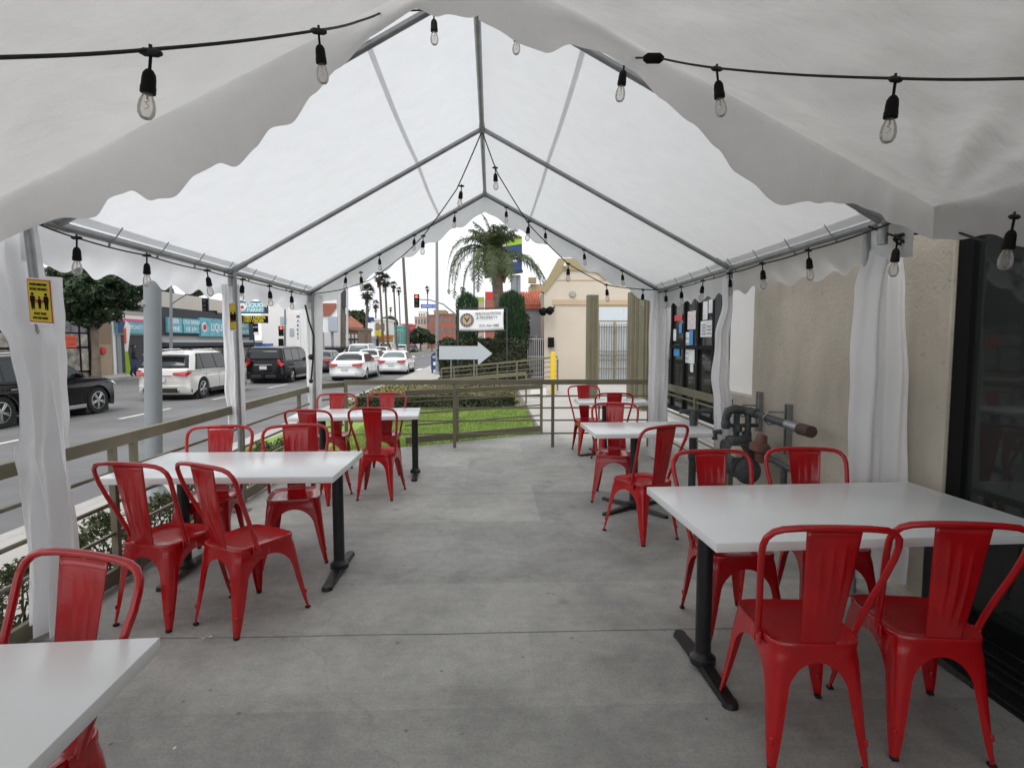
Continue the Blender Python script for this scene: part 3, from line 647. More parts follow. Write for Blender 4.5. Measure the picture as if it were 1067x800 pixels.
ew=FT['el']-.06
lx=FT['xl']+.03
yl=[3.42,4.09,4.93,5.62,6.28,6.95]
string('black bulb string clipped along the left eave pole',[V((lx,3.15,ew-.0)),*[V((lx,y,ew-.02)) for y in yl],V((lx,YC,ew))],[V((lx,y,ew-.02)) for y in yl],.0055,.012,1,3)
rx=FT['xr']-.03; er=FT['er']-.06
yr=[4.03,4.72,5.38,6.05,6.75,7.35]
string('black bulb string clipped along the right eave pole',[V((rx,3.2,er)),*[V((rx,y,er-.02)) for y in yr],V((rx,YC,er))],[V((rx,y,er-.02)) for y in yr],.0055,.012,1,4)
# end of the run: twisted clump over the near right leg and on along the near tent
w=[P(905,236,3.35),P(932,246,3.25),P(960,243,3.15),P(983,235,3.05),P(1015,248,2.75),P(1067,259,2.45),P(1120,262,2.2)]
st=string('tangled black cable with two bulbs over the foreground right leg',w,[P(935,249,3.23),P(1057,226,2.3)],.0065,.012,1,5)
m=MB(); c=P(938,250,3.22); m.tube([c+V((.035*math.cos(k*1.1),.02*math.sin(k*1.1),.03*math.sin(k*.8))) for k in range(14)],.007,6); m.build('cable_knot','cord',st,smooth=60)
def raf(side,u,Y=YC,dz=-.05):
    xe,ze=(FT['xl'],FT['el']) if side<0 else (FT['xr'],FT['er']); return V((lerp(xe,FT['xc'],u),Y-.04,lerp(ze,FT['r'],u)+dz))
for side,us,l,sd in((-1,(.21,.40,.60,.83),'black bulb string clipped to the left rafter of the far gable',6),(1,(.22,.44,.66,.88),'black bulb string clipped to the right rafter of the far gable',7)):
    string(l,[raf(side,0),*[raf(side,u) for u in us],raf(side,1)],[raf(side,u) for u in us],.006,.008,.95,sd)
# swags from the middle apex down to the far corners
A=V((FT['xc'],YB,FT['r']-.03))
sl=[A,P(476,197,6.1),P(441,246,6.7),P(418,268,7.0),P(385,292,7.4),P(355,302,7.6),P(327,306,7.72)]
string('swagged bulb string from the middle apex down to the far left corner',sl,[P(481,194,6.1),P(441,246,6.7),P(376,284,7.5)],.006,.01,1,8)
sr=[A,P(518,180,5.8),P(552,235,6.4),P(592,275,6.9),P(632,297,7.3),P(662,301,7.5),P(690,302,7.7)]
string('swagged bulb string from the middle apex down to the far right corner',sr,[P(516,175,5.8),P(551,231,6.4),P(592,275,6.9),P(632,297,7.3),P(670,302,7.6)],.006,.01,1,9)
m=MB(); m.tube([P(318,318,7.62),P(322,335,7.60),P(327,350,7.58),P(326,375,7.6),P(324,398,7.6)],.013,6); m.sphere(P(324,372,7.6),.04,8); m.sphere(P(324,397,7.6),.03,8)
tag(m.build('hanging_cord','cord',smooth=60),'dark cable end hanging down the far left leg curtain','cord')
# ============================================================ NOTICES ON LEGS
def frame_px(p00,p10,p01):
    o=V(p00);u=(V(p10)-o);w=(V(p01)-o);return o,u,w
def notice(label,o,u,w,th=.004,full=True):
    o,u,w=V(o),V(u),V(w); W,H=u.length,w.length; uu,ww=u.normalized(),w.normalized(); n=uu.cross(ww).normalized()
    t=empty('notice_sign',o,label,'sign')
    MB().prism([(0,0),(W,0),(W,H),(0,H)],o,uu,ww,n,th).build('laminate','sign_white',t)
    MB().prism([(.03*W,.04*H),(.97*W,.04*H),(.97*W,.97*H),(.03*W,.97*H)],o+n*.002,uu,ww,n,.0015).build('red_border','sign_red',t)
    MB().prism([(.07*W,.065*H),(.93*W,.065*H),(.93*W,.945*H),(.07*W,.945*H)],o+n*.004,uu,ww,n,.0015).build('yellow_panel','sign_yellow',t)
    q=lambda x,y:o+uu*x*W+ww*y*H+n*.004
    if full:
        for s,y,z in(('PLEASE MAINTAIN',.86,.075),('SOCIAL DISTANCE',.76,.075),('STAY SAFE',.23,.075),('STAY 6 FEET APART',.135,.07)): text(s,z*H,'sign_black',t,q(.5,y),uu,ww,n,squash=.78*min(1,12/len(s)),bold=.01)
    def person(cx,cy,h,tt):
        pl=[(-.10,0),(-.03,0),(0,.42),(.03,0),(.10,0),(.13,.45),(.17,.45),(.17,.76),(.09,.82),(-.09,.82),(-.17,.76),(-.17,.45),(-.13,.45)]
        MB().prism([(a*h*.9+cx*W,b*h+cy*H) for a,b in pl],o+n*.0065,uu,ww,n,.0012).build('pictogram','sign_black',tt)
        MB().prism([(cx*W+.085*h*math.cos(k*PI/6),cy*H+.93*h+.085*h*math.sin(k*PI/6)) for k in range(12)],o+n*.0065,uu,ww,n,.0012).build('pictogram','sign_black',tt)
    person(.23,.32,.36*H,t); person(.77,.32,.36*H,t); person(.5,.34,.26*H,t)
    for cx in(.37,.63):
        for s in(-1,1):
            MB().prism([(cx*W+s*.055*W,.50*H),(cx*W,.545*H),(cx*W,.515*H),(cx*W-s*.0*W,.485*H),(cx*W,.455*H)][0:2]+[(cx*W,.455*H)],o+n*.006,uu,ww,n,.0012).build('red_arrow','sign_red',t)
    return t
a,b,c=P(31,337,2.96),P(57,339,2.95),P(27,289,2.96)
notice('yellow social distancing notice with red border on the foreground left leg',a,b-a,c-a)
a,b,c=P(240,345,5.28),P(246.5,344,5.34),P(238.5,316,5.28)
notice('narrow edge-on yellow notice on the left middle leg',a,b-a,c-a,full=False)
# ============================================================ RESTAURANT BUILDING (right)
t=empty('restaurant_building',(3.5,2,0),'beige stucco restaurant along the right side with dark sliding glass door and shop windows','building')
W0=2.60
MB().bb(W0,3.4,3.19,5.65,-.3,4.2,.006).build('wall','stucco',t)
MB().bb(2.93,3.4,5.65,7.12,1.0,4.2).build('wall','white_wall',t)
MB().bb(2.86,3.4,5.66,7.12,-.3,.995).build('wall','stucco',t)
MB().bb(W0,3.4,-6,3.185,2.78,4.2).build('wall','stucco',t)
MB().bb(2.93,3.4,7.125,10.4,-.3,.50).build('wall','white_wall',t)
MB().bb(2.93,3.4,7.125,10.4,3.0,4.2).build('wall','white_wall',t)
MB().bb(2.93,3.4,9.95,10.4,.505,2.995).build('wall','white_wall',t)
m=MB()
for k in range(4): m.bb(2.905,2.928,7.13,10.4,.04+.12*k,.135+.12*k,.003)
m.build('siding','white_wall',t)
MB().bb(2.87,2.95,7.13,9.95,.47,.515,.004).build('sill','white_wall',t)
MB().bb(2.30,2.9,3.27,9.9,-.2,.012,.003).build('kerb','kerb',t) if False else None
# storefront: frames, panes, posters
f=MB()
ys=[7.18,7.47,8.05,8.62,9.22,9.9]
for y in ys: f.bb(2.90,2.97,y-.035,y+.035,.515,2.99)
for z in(.545,1.52,2.96): f.bb(2.905,2.965,7.18,9.9,z-.03,z+.03)
wf=f.build('window_frame','sign_black',t)
dp=MB(); dp.bb(2.905,2.965,7.215,7.435,.575,2.93); dp.build('dark_panel','charcoal',t)
g=MB(); g.bb(2.935,2.945,7.5,9.87,.575,2.93); g.build('pane','door_glass',wf)
MB().bb(3.32,3.38,7.2,9.9,.515,2.99).build('shop_interior','window_mix',t)
def onw(px0,px1,py0,py1,m,name='poster',X=2.925):
    y0=X*600/(px0-512); y1=X*600/(px1-512); z=lambda py,y:1.6-(py-356)*y/600
    yy=(y0+y1)/2; MB().bb(X-.004,X,y1,y0,z(py1,yy),z(py0,yy)).build(name,m,t)
for a in [(704,712,328,334,'sign_red'),(702.5,706,343,355,'poster_white'),(704,710,359,371,'poster_blue'),(709,712,337,347,'poster_blue'),(718,726.5,324,343,'poster_mix'),(715,720,346,378,'poster_white'),(720.2,724,344,362,'poster_blue'),(720.2,726,363,379,'poster_white'),(722,725,379.5,388,'poster_white'),(732,744,334,351,'poster_white'),(734,739,314,333,'poster_white'),(740,744,312,326,'poster_white')]: onw(*a)
# faint printed lines on the larger posters
def lines(px0,px1,py0,py1,n):
    X=2.919
    for k in range(n):
        yy=lerp(py0,py1,(k+.5)/n); onw(px0,px1,yy-.5,yy+.3,'sign_text_grey','printed_line',X)
lines(715.6,719.4,350,376,5); lines(733,737,337,349,4); lines(738.5,743,338,349,3)
# sliding glass door
m=MB()
for y in(3.13,2.50,1.22,-.3,-1.8): m.bb(2.62,2.68,y-.05,y+.05,.04,2.72)
m.bb(2.62,2.68,-6,3.18,2.70,2.775); m.bb(2.62,2.68,-6,3.18,.03,.13)
df=m.build('door_frame','sign_black',t)
MB().bb(2.652,2.660,-6,3.12,.13,2.70).build('pane','door_glass',df)
m=MB()
for x0,x1,z in((2.26,2.30,.022),(2.36,2.385,.03),(2.44,2.465,.03),(2.50,2.60,.035)): m.bb(x0,x1,-4,3.18,.002,z,.003)
m.bb(2.24,2.62,-4,3.18,.001,.010); m.build('threshold_track','black_iron',t)
# dim interior: floor, back wall, a counter and stools seen through the door
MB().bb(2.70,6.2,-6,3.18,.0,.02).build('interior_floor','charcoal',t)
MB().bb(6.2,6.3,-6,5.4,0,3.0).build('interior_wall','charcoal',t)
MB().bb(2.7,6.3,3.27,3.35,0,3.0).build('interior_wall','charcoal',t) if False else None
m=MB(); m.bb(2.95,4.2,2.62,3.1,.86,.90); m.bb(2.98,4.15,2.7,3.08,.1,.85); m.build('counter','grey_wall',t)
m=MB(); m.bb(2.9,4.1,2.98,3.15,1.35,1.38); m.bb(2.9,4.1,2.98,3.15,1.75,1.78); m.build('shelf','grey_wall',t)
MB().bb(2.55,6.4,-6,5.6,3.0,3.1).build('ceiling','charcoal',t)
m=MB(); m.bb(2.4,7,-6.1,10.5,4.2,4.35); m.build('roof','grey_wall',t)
# ============================================================ GAS METER
t=empty('gas_meter',(2.25,5.0,0),'dark grey gas meter with thick pipes, elbow and red regulator mounted by the stucco wall','gas meter')
def pipe(pts,r,nm='pipe',m='steel_dark',seg=12):
    k=MB(); k.tube(pts,r,seg); return k.build(nm,m,t,smooth=50)
X1=2.40
pipe([(X1,4.32,.925),(X1,4.9,.94),(X1,5.16,.95)],.032); 
pipe([(X1,4.20,.925),(X1,4.36,.925)],.045,'pipe_cap','rust',16)
pipe([(X1,4.36,.925),(X1,4.56,.93)],.038,'coupling','galv',16)
k=MB(); k.tube([(X1,5.10,.95),(X1-.02,5.17,.955),(X1-.06,5.2,.96)],.043,12); k.sphere((X1-.02,5.17,.955),.048,12); k.build('elbow','steel_dark',t,smooth=50)
pipe([(X1-.05,5.2,.965),(2.24,5.2,.985),(2.18,5.2,.96),(2.16,5.2,.90),(2.16,5.2,.80)],[.038,.041,.042,.038,.034])
pipe([(2.36,5.18,.95),(2.36,5.18,.30)],.028)
pipe([(2.27,5.22,.96),(2.27,5.22,.66)],.028)
for a,z in((2.16,.84),(2.27,.80),(2.36,.74)): k=MB(); k.lathe([(.042,-.03),(.045,-.01),(.045,.02),(.038,.035)],(a,5.2,z),8); k.build('union_nut','steel_dark',t,smooth=35)
pipe([(2.18,5.2,.83),(2.46,5.2,.83)],.018); pipe([(2.12,5.2,.77),(2.06,5.2,.77),(2.06,5.2,.70)],.026)
# body with bulged front
k=MB(); k.lathe([(.05,-.16),(.12,-.15),(.145,-.11),(.15,0),(.145,.1),(.10,.145),(.06,.15)],(2.24,5.12,.52),20,axis=(0,1,0)); k.box((2.24,5.13,.56),(.27,.22,.30),None,.05); k.box((2.24,5.1,.70),(.20,.18,.09),None,.03)
bd=k.build('meter_body','steel_dark',t,smooth=40)
k=MB(); k.lathe([(.10,0),(.115,.012),(.115,.03),(.07,.05),(.02,.055)],(2.26,4.955,.46),20,axis=(0,-1,0)); k.build('diaphragm_cover','steel_dark',bd,smooth=40)
k=MB(); k.box((2.24,5.0,.66),(.11,.03,.06),None,.01); k.build('index_box','steel_dark',bd)
k=MB(); k.lathe([(.03,-.08),(.085,-.06),(.09,-.02),(.09,.0),(.055,.02),(.045,.08),(.03,.09)],(2.36,4.93,.70),18,axis=(.2,0,1)); k.box((2.38,4.93,.60),(.12,.10,.12),None,.02); k.build('regulator','red_brick',t,smooth=40)
pipe([(2.40,4.95,.60),(2.40,4.5,.58),(2.40,4.42,.58)],.026); k=MB(); k.sphere((2.40,4.40,.60),.04,10); k.build('valve','rust',t,smooth=60)
pipe([(2.42,4.62,.58),(2.42,4.62,.2)],.026)
for y,z0,z1 in((5.43,.74,1.12),(4.88,.62,1.06)):
    k=MB(); k.bb(2.555,2.598,y-.032,y-.012,z0,z1); k.bb(2.555,2.598,y+.012,y+.032,z0,z1); k.bb(2.585,2.598,y-.012,y+.012,z0,z1); k.build('wall_bracket','galv',t)
for y in(5.4,4.88): k=MB(); k.tube([(2.54,y,.99),(X1,y,.995),(X1-.05,y,.94),(X1,y,.885),(2.54,y,.89)],.008,6); k.build('pipe_clamp','galv',t)
t=empty('standpipe',(1.86,5.15,0),'grey vertical gas standpipe with a side arm next to the small right table','pipe')
Xs,Ys=2.02,5.66
k=MB(); k.cyl((Xs,Ys,0),(Xs,Ys,.86),.036); k.lathe([(.042,-.04),(.045,0),(.042,.04)],(Xs,Ys,.88),12); k.lathe([(.044,-.03),(.044,.03)],(Xs,Ys,.45),12); k.build('riser','steel_dark',t,smooth=45)
k=MB(); k.tube([(Xs-.14,Ys,.905),(Xs+.18,Ys,.905)],.022,8); k.build('side_arm','steel_dark',t,smooth=50)
k=MB(); k.lathe([(.03,-.05),(.055,-.03),(.06,.03),(.035,.05)],(2.18,5.0,.62),14,axis=(1,0,0)); k.build('valve_knob','beige_far',t,smooth=40)
# ============================================================ GROUND
structure(MB().bb(-400,400,-60,900,-1.2,-.46),'ground','ground_dirt',local=True)
rd=MB(); rd.add([(-19.6,-60,-.40),(-4.75,-60,-.40),(-4.75,46,-.40),(60,46,-.40),(60,60,-.40),(-4.75,60,-.40),(-4.75,420,-.40),(-24,420,-.40),(-19.6,60,-.40),(-90,60,-.40),(-90,50,-.40),(-19.6,50,-.40)],[tuple(range(12))]); rd.f=[tuple(f) for f in geometry.tessellate_polygon([[V((v.x,v.y,0)) for v in rd.v]])]
structure(rd,'road','asphalt',local=True)
sw=MB()
for k in range(30): y=-12+1.6*k; sw.bb(-4.55,-2.70,y+.006,y+1.594,-.6,-.25,.004)
sw.bb(-4.55,-1.9,36,45,-.6,-.254); sw.bb(-4.55,-2.0,61,200,-.6,-.252); structure(sw,'sidewalk','sidewalk',local=True)
kb=MB(); kb.bb(-4.75,-4.555,-12,46,-.6,-.252,.02); kb.bb(-19.8,-19.6,-20,49.5,-.6,-.252,.02); structure(kb,'kerb','kerb',local=True)
sw=MB()
for k in range(18): y=-20+4*k if k<0 else -22+4*k; sw.bb(-23,-19.81,y+.008,min(49.5,y+3.992),-.6,-.256,.004)
structure(sw,'far_sidewalk','sidewalk',local=True)
mk=MB()
def strip(x0,x1,y0,y1,z=-.396): mk.add([(x0,y0,z),(x1,y0,z),(x1,y1,z),(x0,y1,z)],[(0,1,2,3)])
for y in range(-6,44,5): strip(-9.72,-9.60,y*1.0+1.2,y+3.6)
for y in range(64,200,8): strip(-9.7,-9.55,y,y+3)
for k in range(16): strip(-18.9+.9*k,-18.45+.9*k,40.5,43.5)
strip(-19.3,-5,39.2,39.55)
structure(mk,'lane_marking','paint_white',local=True)
mk=MB(); strip(-13.6,-13.45,61,220); structure(mk,'centre_marking','paint_yellow',local=True)
# lawn
ln=MB(); lp=[(-4.0,9.3),(-1.5,8.9),(.86,10.15),(.86,14.5),(-3.6,14.5)]; ln.prism(lp,(0,0,-.10),(1,0,0),(0,1,0),(0,0,1),.3); structure(ln,'lawn_base','grass_base',local=True)
gr=MB(); gr.raw=True
def inpoly(x,y,poly):
    c=False; j=len(poly)-1
    for i in range(len(poly)):
        if (poly[i][1]>y)!=(poly[j][1]>y) and x<(poly[j][0]-poly[i][0])*(y-poly[i][1])/(poly[j][1]-poly[i][1])+poly[i][0]: c=not c
        j=i
    return c
cnt=0
while cnt<26000:
    x,y=random.uniform(-2.6,.86),random.uniform(8.9,14.5)
    if not inpoly(x,y,lp): continue
    cnt+=1; h=random.uniform(.03,.075); a=random.uniform(0,6.28); dx,dy=.006*math.cos(a),.006*math.sin(a); lx_,ly_=random.gauss(0,.02),random.gauss(0,.02)
    gr.add([(x-dx,y-dy,-.1),(x+dx,y+dy,-.1),(x+lx_,y+ly_,-.1+h)],[(0,1,2)])
tag(gr.build('grass','grass',local=True),'short bright green grass on the small lawn behind the railing','grass',kind='stuff')
dr=MB(); dr.raw=True
for k in range(9000):
    x,y=random.uniform(-4.2,.8),random.uniform(15.8,23); dr.leaf((x,y,-.22+random.uniform(0,.16)),(random.gauss(0,1),random.gauss(0,1),1.2),random.uniform(.04,.09))
tag(dr.build('ground_cover','dry_cover',local=True),'dry yellow-green ground cover between the low hedge and the ramp','ground cover',kind='stuff')
structure(MB().bb(-4.5,.88,14.55,24,-.6,-.22),'planting_bed','ground_dirt',local=True)
# ============================================================ FOLIAGE
def leafbox(mb,x0,x1,y0,y1,z0,z1,n,size,fuzz=.06,faces='ftlrb'):
    ax=(x1-x0)*(z1-z0); ay=(y1-y0)*(z1-z0); az=(x1-x0)*(y1-y0); tot=2*ax+2*ay+az
    for _ in range(n):
        r=random.uniform(0,tot); x,y,z=random.uniform(x0,x1),random.uniform(y0,y1),random.uniform(z0,z1); nn=V((0,0,1))
        if r<ax*1.2: y=y0;nn=V((0,-1,0))
        elif r<2*ax: y=y1;nn=V((0,1,0))
        elif r<2*ax+ay: x=x0;nn=V((-1,0,0))
        elif r<2*ax+2*ay: x=x1;nn=V((1,0,0))
        else: z=z1
        b=noise.noise(V((x*1.3,y*1.3,z*1.3)))*fuzz*2.2+random.gauss(0,fuzz*.6)
        mb.leaf(V((x,y,z))+nn*b,nn+V((random.gauss(0,.6),random.gauss(0,.6),random.gauss(0,.6))),size*random.uniform(.6,1.3))
def plant_box(name,label,cat,x0,x1,y0,y1,z0,z1,n,size,m,fuzz=.06,group=None):
    t=empty(name,((x0+x1)/2,(y0+y1)/2,z0),label,cat,group)
    a=MB(); a.bb(x0+.08,x1-.08,y0+.08,y1-.08,z0,z1-.08,.05); a.build('branches','twig',t)
    b=MB(); b.raw=True; leafbox(b,x0,x1,y0,y1,z0,z1,n,size,fuzz); b.build('foliage',m,t); return t
plant_box('tall_hedge','tall dark clipped hedge behind the white banner and the arrow sign','hedge',-2.05,1.30,23,24.4,-.25,1.62,15000,.075,'leaf_hedge',.07)
plant_box('tall_hedge','raised right shoulder of the dark hedge beside the blue roller door','hedge',.35,1.50,24.45,25.6,-.25,2.75,8000,.08,'leaf_hedge',.10)
plant_box('low_hedge','low dark clipped hedge along the far edge of the lawn','hedge',-3.4,.55,14.55,15.05,-.22,.20,7000,.05,'leaf_hedge',.05)
def cone_bush(label,x,y,z0,z1,r,n,tp=.55,m='leaf_cypress',size=.09):
    t=empty('cypress_bush',(x,y,z0),label,'bush','cypress bushes growing through the hedge'); a=MB(); a.cyl((x,y,z0),(x,y,z1-.3),r*.35,r*.1); a.build('trunk','twig',t)
    b=MB(); b.raw=True
    for _ in range(n):
        u=random.random(); z=lerp(z0,z1,u); rr=r*(1-max(0,(u-tp)/(1-tp))**2.2)*random.uniform(.55,1.08); an=random.uniform(0,6.28)
        c=V((x+rr*math.cos(an),y+rr*math.sin(an),z)); up=V((math.cos(an)*.25,math.sin(an)*.25,1)); s=up.cross(V((random.gauss(0,1),random.gauss(0,1),0))).normalized()*size*.12; l=size*random.uniform(1.2,2.6)
        b.add([c-s,c+s,c+up.normalized()*l],[(0,1,2)])
    b.build('foliage',m,t)
cone_bush('narrow bright green cypress bush behind the left end of the banner',-1.0,24.0,1.3,3.5,.42,8000,.88)
cone_bush('large dark green cypress bush behind the right end of the banner',.85,24.2,1.3,3.6,.50,12000,.86)
# shrubs in the strip between side railing and sidewalk
def shrub(label,x,y,z0,h,r,n,m='leaf_shrub'):
    t=empty('leafy_shrub',(x,y,z0),label,'shrub','leafy shrubs between the railing and the sidewalk'); a=MB()
    for k in range(16):
        an=random.uniform(0,6.28); e=V((x+r*.8*math.cos(an),y+r*.9*math.sin(an),z0+h*random.uniform(.6,.95))); mid=V((x,y,z0)).lerp(e,.5)+V((random.gauss(0,.05),random.gauss(0,.05),0)); a.tube([(x+random.gauss(0,.05),y+random.gauss(0,.05),z0),mid,e],[.012,.008,.003],5)
    a.build('stems','twig',t); b=MB(); b.raw=True
    for _ in range(n):
        an=random.uniform(0,6.28); el=random.uniform(-.1,1.5); q=random.uniform(.75,1.05)+.25*noise.noise(V((math.cos(an)*2,math.sin(an)*2+y,el*2)))
        c=V((x+r*q*math.cos(an)*math.cos(el),y+r*1.25*q*math.sin(an)*math.cos(el),z0+h*.5+h*.55*q*math.sin(el)))
        b.leaf(c,(random.gauss(0,1),random.gauss(0,1),random.gauss(.6,1)),random.uniform(.013,.027))
    b.build('foliage',m,t)
desc=['behind the foreground curtain','just left of the middle left table','beside the chairs of the middle left table','under the far corner of the middle left table','between the two left tables','beside the far left table','at the far corner of the railing']
for i,y in enumerate((3.35,4.05,4.75,5.45,6.15,6.9,7.7)): shrub('leafy green shrub outside the railing, '+desc[i],-2.72,y,-.25,.55+.06*(i%2),.23,1700)
def tree(name,label,x,y,z0,ht,tr,crown,n,size,m='leaf_dark',tm='trunk',group=None,limbs=7):
    """crown: list of (cx,cy,cz,rx,ry,rz) clumps"""
    t=empty(name,(x,y,z0),label,'tree',group); a=MB(); cz=min(c[2]-c[5]*.6 for c in crown)
    a.tube([(x,y,z0-.1),(x+.04,y,lerp(z0,cz,.5)),(x-.02,y,cz),(x,y,cz+(ht-cz)*.5)],[tr*1.25,tr,tr*.85,tr*.3],9)
    for c in crown: a.tube([(x,y,cz-.1),V((x,y,cz)).lerp(V(c[:3]),.5)+V((0,0,-.1)),c[:3]],[tr*.45,tr*.28,tr*.08],6)
    a.build('trunk',tm,t,smooth=60); b=MB(); b.raw=True; vol=sum(c[3]*c[4]*c[5] for c in crown)
    for c in crown:
        for _ in range(int(n*c[3]*c[4]*c[5]/vol)):
            v=V((random.gauss(0,1),random.gauss(0,1),random.gauss(0,1))).normalized(); q=random.uniform(.45,1)**.5; q*=1+.38*noise.noise(v*2.2+V(c[:3])); 
            if noise.noise(v*3.1+V(c[:3])*2)<-.28: continue
            b.leaf((c[0]+v.x*c[3]*q,c[1]+v.y*c[4]*q,c[2]+v.z*c[5]*q),v+V((random.gauss(0,.7),random.gauss(0,.7),random.gauss(.3,.7))),size*random.uniform(.6,1.3))
    b.build('crown',m,t); return t
# street tree by the corner shop, px 100
tx=P(100,385,27.5).x
cr=[]
for px,py,r in((78,312,1.0),(104,300,1.15),(128,310,.85),(92,330,.75),(70,290,1.0),(112,325,.65),(139,298,.75),(100,280,1.1),(62,322,.7),(86,296,.9)): p=P(px,py,27.5+random.uniform(-.8,.8)); cr.append((p.x,p.y,p.z,r,r,r*.72))
tree('street_tree','dense dark green street tree in front of the brown corner shop',tx,27.5,-.26,5.4,.17,cr,17000,.14)
for i,(px,py,Y,r,l) in enumerate(((168,305,62,1.1,'dark tree crown showing above the low grey roof behind the street lamp'),(205,300,66,.9,'small tree crown above the low grey roof by the lamp arm'),(438,349,120,1.9,'round dark street tree at the end of the far road'),(450,353,118,.9,'smaller round dark tree right of the thin lamp post'),(467,357,110,1.1,'dark tree peeking out behind the hedge at the far right kerb'),(370,335,95,2.0,'pale green tree over the brown roofed shop'),(406,336,160,2.0,'hazy tree crown between the palm trunks'))):
    p=P(px,py,Y); tree('background_tree',l,p.x,Y,-.4,p.z+r,.18,[(p.x,Y,p.z,r,r,r*.85),(p.x-r*.5,Y,p.z-r*.3,r*.7,r*.7,r*.6),(p.x+r*.55,Y,p.z-r*.2,r*.65,r*.65,r*.6)],2600,.32 if Y<80 else .5,'leaf_far',group=None)
p=P(337,345,75); tree('background_tree','small dark tree behind the red sign and the black fence',p.x,75,-.4,p.z+1.6,.12,[(p.x,75,p.z,1.0,1,1.5)],1200,.3,'leaf_far')
# ---- palms
def fan_palm(label,px_top,py_top,Y,rpx,px_base=None,full=True):
    c=P(px_top,py_top,Y); pb=P(px_base if px_base else px_top,370,Y); r=rpx*Y/600; t=empty('fan_palm',(pb.x,Y,-.4),label,'palm tree','tall fan palms along the street')
    a=MB(); a.tube([(pb.x,Y,-.4),((pb.x*2+c.x)/3,Y,c.z*.35),((pb.x+2*c.x)/3,Y,c.z*.7),(c.x,Y,c.z)],[.20,.15,.14,.13],8); a.build('trunk','palm_trunk',t,smooth=60)
    b=MB(); b.raw=True
    for k in range(70 if full else 40):
        an=random.uniform(0,6.28); el=random.uniform(-1.15,1.35); d=V((math.cos(an)*math.cos(el),math.sin(an)*math.cos(el),math.sin(el))); L=r*random.uniform(.75,1.05); hub=c+d*L*.55; s=d.cross(V((0,0,1))).normalized(); w=d.cross(s)
        for q in range(11):
            aa=lerp(-1.25,1.25,q/10); dd=(d*math.cos(aa)+s*math.sin(aa)).normalized(); e=hub+dd*L*.5+V((0,0,-.12*L*abs(math.sin(aa)))); ww=w.cross(dd).normalized()*.035*r if False else (s*math.cos(aa)-d*math.sin(aa))*.055*r
            b.add([hub-ww,hub+ww,e],[(0,1,2)])
        b.add([c-s*.012*r,c+s*.012*r,hub],[(0,1,2)])
    b.build('crown','palm_far',t)
    b=MB(); b.raw=True   # skirt of dead leaves
    for k in range(90): an=random.uniform(0,6.28); z=random.uniform(-1.5,0)*r*.8; q=c+V((math.cos(an)*.2*r,math.sin(an)*.2*r,z)); b.add([q,q+V((.05*r,0,-.1*r)),q+V((math.cos(an)*.12*r,math.sin(an)*.12*r,-.45*r))],[(0,1,2)])
    b.build('dead_leaf_skirt','twig',t)
fan_palm('widest shaggy fan palm of the row, leftmost by the tent opening',383,304,68,10.5,381)
fan_palm('tall fan palm with a compact crown touching the tent edge',395,288,74,8,400)
fan_palm('tall fan palm just right of the compact one, trunk straight',401,292,78,8.5,405)
fan_palm('slender fan palm with a small ragged crown, middle of the row',410,297,92,5,414)
fan_palm('very thin distant fan palm with a tiny round crown right of the row',415.5,302,130,4,418,False)
fan_palm('short shaggy fan palm below the compact crowns',391.5,317,110,5.5,392,False)
fan_palm('tiny far fan palm low between the trunks on the left',384,321,200,3,384,False)
fan_palm('tiny far fan palm low between the trunks on the right',407,322,200,2.6,408,False)
fan_palm('lone tiny fan palm above the traffic light',445.5,301,150,3.6,446,False)
fan_palm('tiny fan palm between lamp post and queen palm',482,302,100,4.2,482,False)
# queen palm
c=P(514,262,25.5); base=P(520,330,25.5); t=empty('queen_palm',(base.x,25.5,-.25),'large feathery queen palm with drooping fronds rising behind the hedge','palm tree')
a=MB(); a.tube([(base.x,25.5,-.3),(base.x,25.5,2.2),(base.x-.02,25.5,3.4),(c.x+.12,25.5,c.z-.6),(c.x+.03,25.5,c.z+.1)],[.24,.20,.24,.25,.12],12); a.build('trunk','queen_trunk',t,smooth=60)
a=MB()
for k in range(9): an=k*.7; p0=V((base.x+.18*math.cos(an),25.5+.18*math.sin(an),c.z-1.35+.1*k)); a.tube([p0,p0+V((.14*math.cos(an),.14*math.sin(an),.42)),p0+V((.22*math.cos(an),.22*math.sin(an),.7))],[.09,.06,.02],6)
a.build('leaf_bases','queen_trunk',t,smooth=60)
def frond(az,el,L,droop,m,dens=58,ll=.55,wid=.018):
    f=MB(); f.raw=True; d=V((math.cos(az)*math.cos(el),math.sin(az)*math.cos(el),math.sin(el))); p=V(c)+V((0,0,-.15)); pts=[p]; n=16; st=L/n
    for k in range(n): d=(d+V((0,0,-droop*(k/n+.15)*.22))).normalized(); p=p+d*st; pts.append(p)
    f.tube(pts,[lerp(.03,.005,i/n) for i in range(n+1)],5)
    for k in range(dens):
        u=lerp(.16,.99,k/dens)*n; i=min(n-1,int(u)); q=pts[i].lerp(pts[i+1],u-i); T=(pts[i+1]-pts[i]).normalized(); s=T.cross(V((0,0,1))); s=s.normalized() if s.length>.05 else V((1,0,0))
        for sd in(-1,1):
            l=ll*math.sin(PI*min(1,(k/dens)*.80+.16))*random.uniform(.8,1.15); g=(s*sd*random.uniform(.6,1)+T*.5+V((0,0,random.uniform(-.5,.35)))).normalized(); m1=q+g*l*.5; e=m1+(g+V((0,0,-1.3*random.uniform(.6,1.3)))).normalized()*l*.55; w=T*wid
            f.add([q-w,q+w,m1+w*.8,m1-w*.8,e],[(0,1,2,3),(3,2,4)])
    f.build('frond',m,t)
for k in range(16): frond(random.uniform(0,6.28),random.uniform(1.0,1.5),random.uniform(1.5,1.9),random.uniform(.5,1.2),'palm_leaf',60,.5)
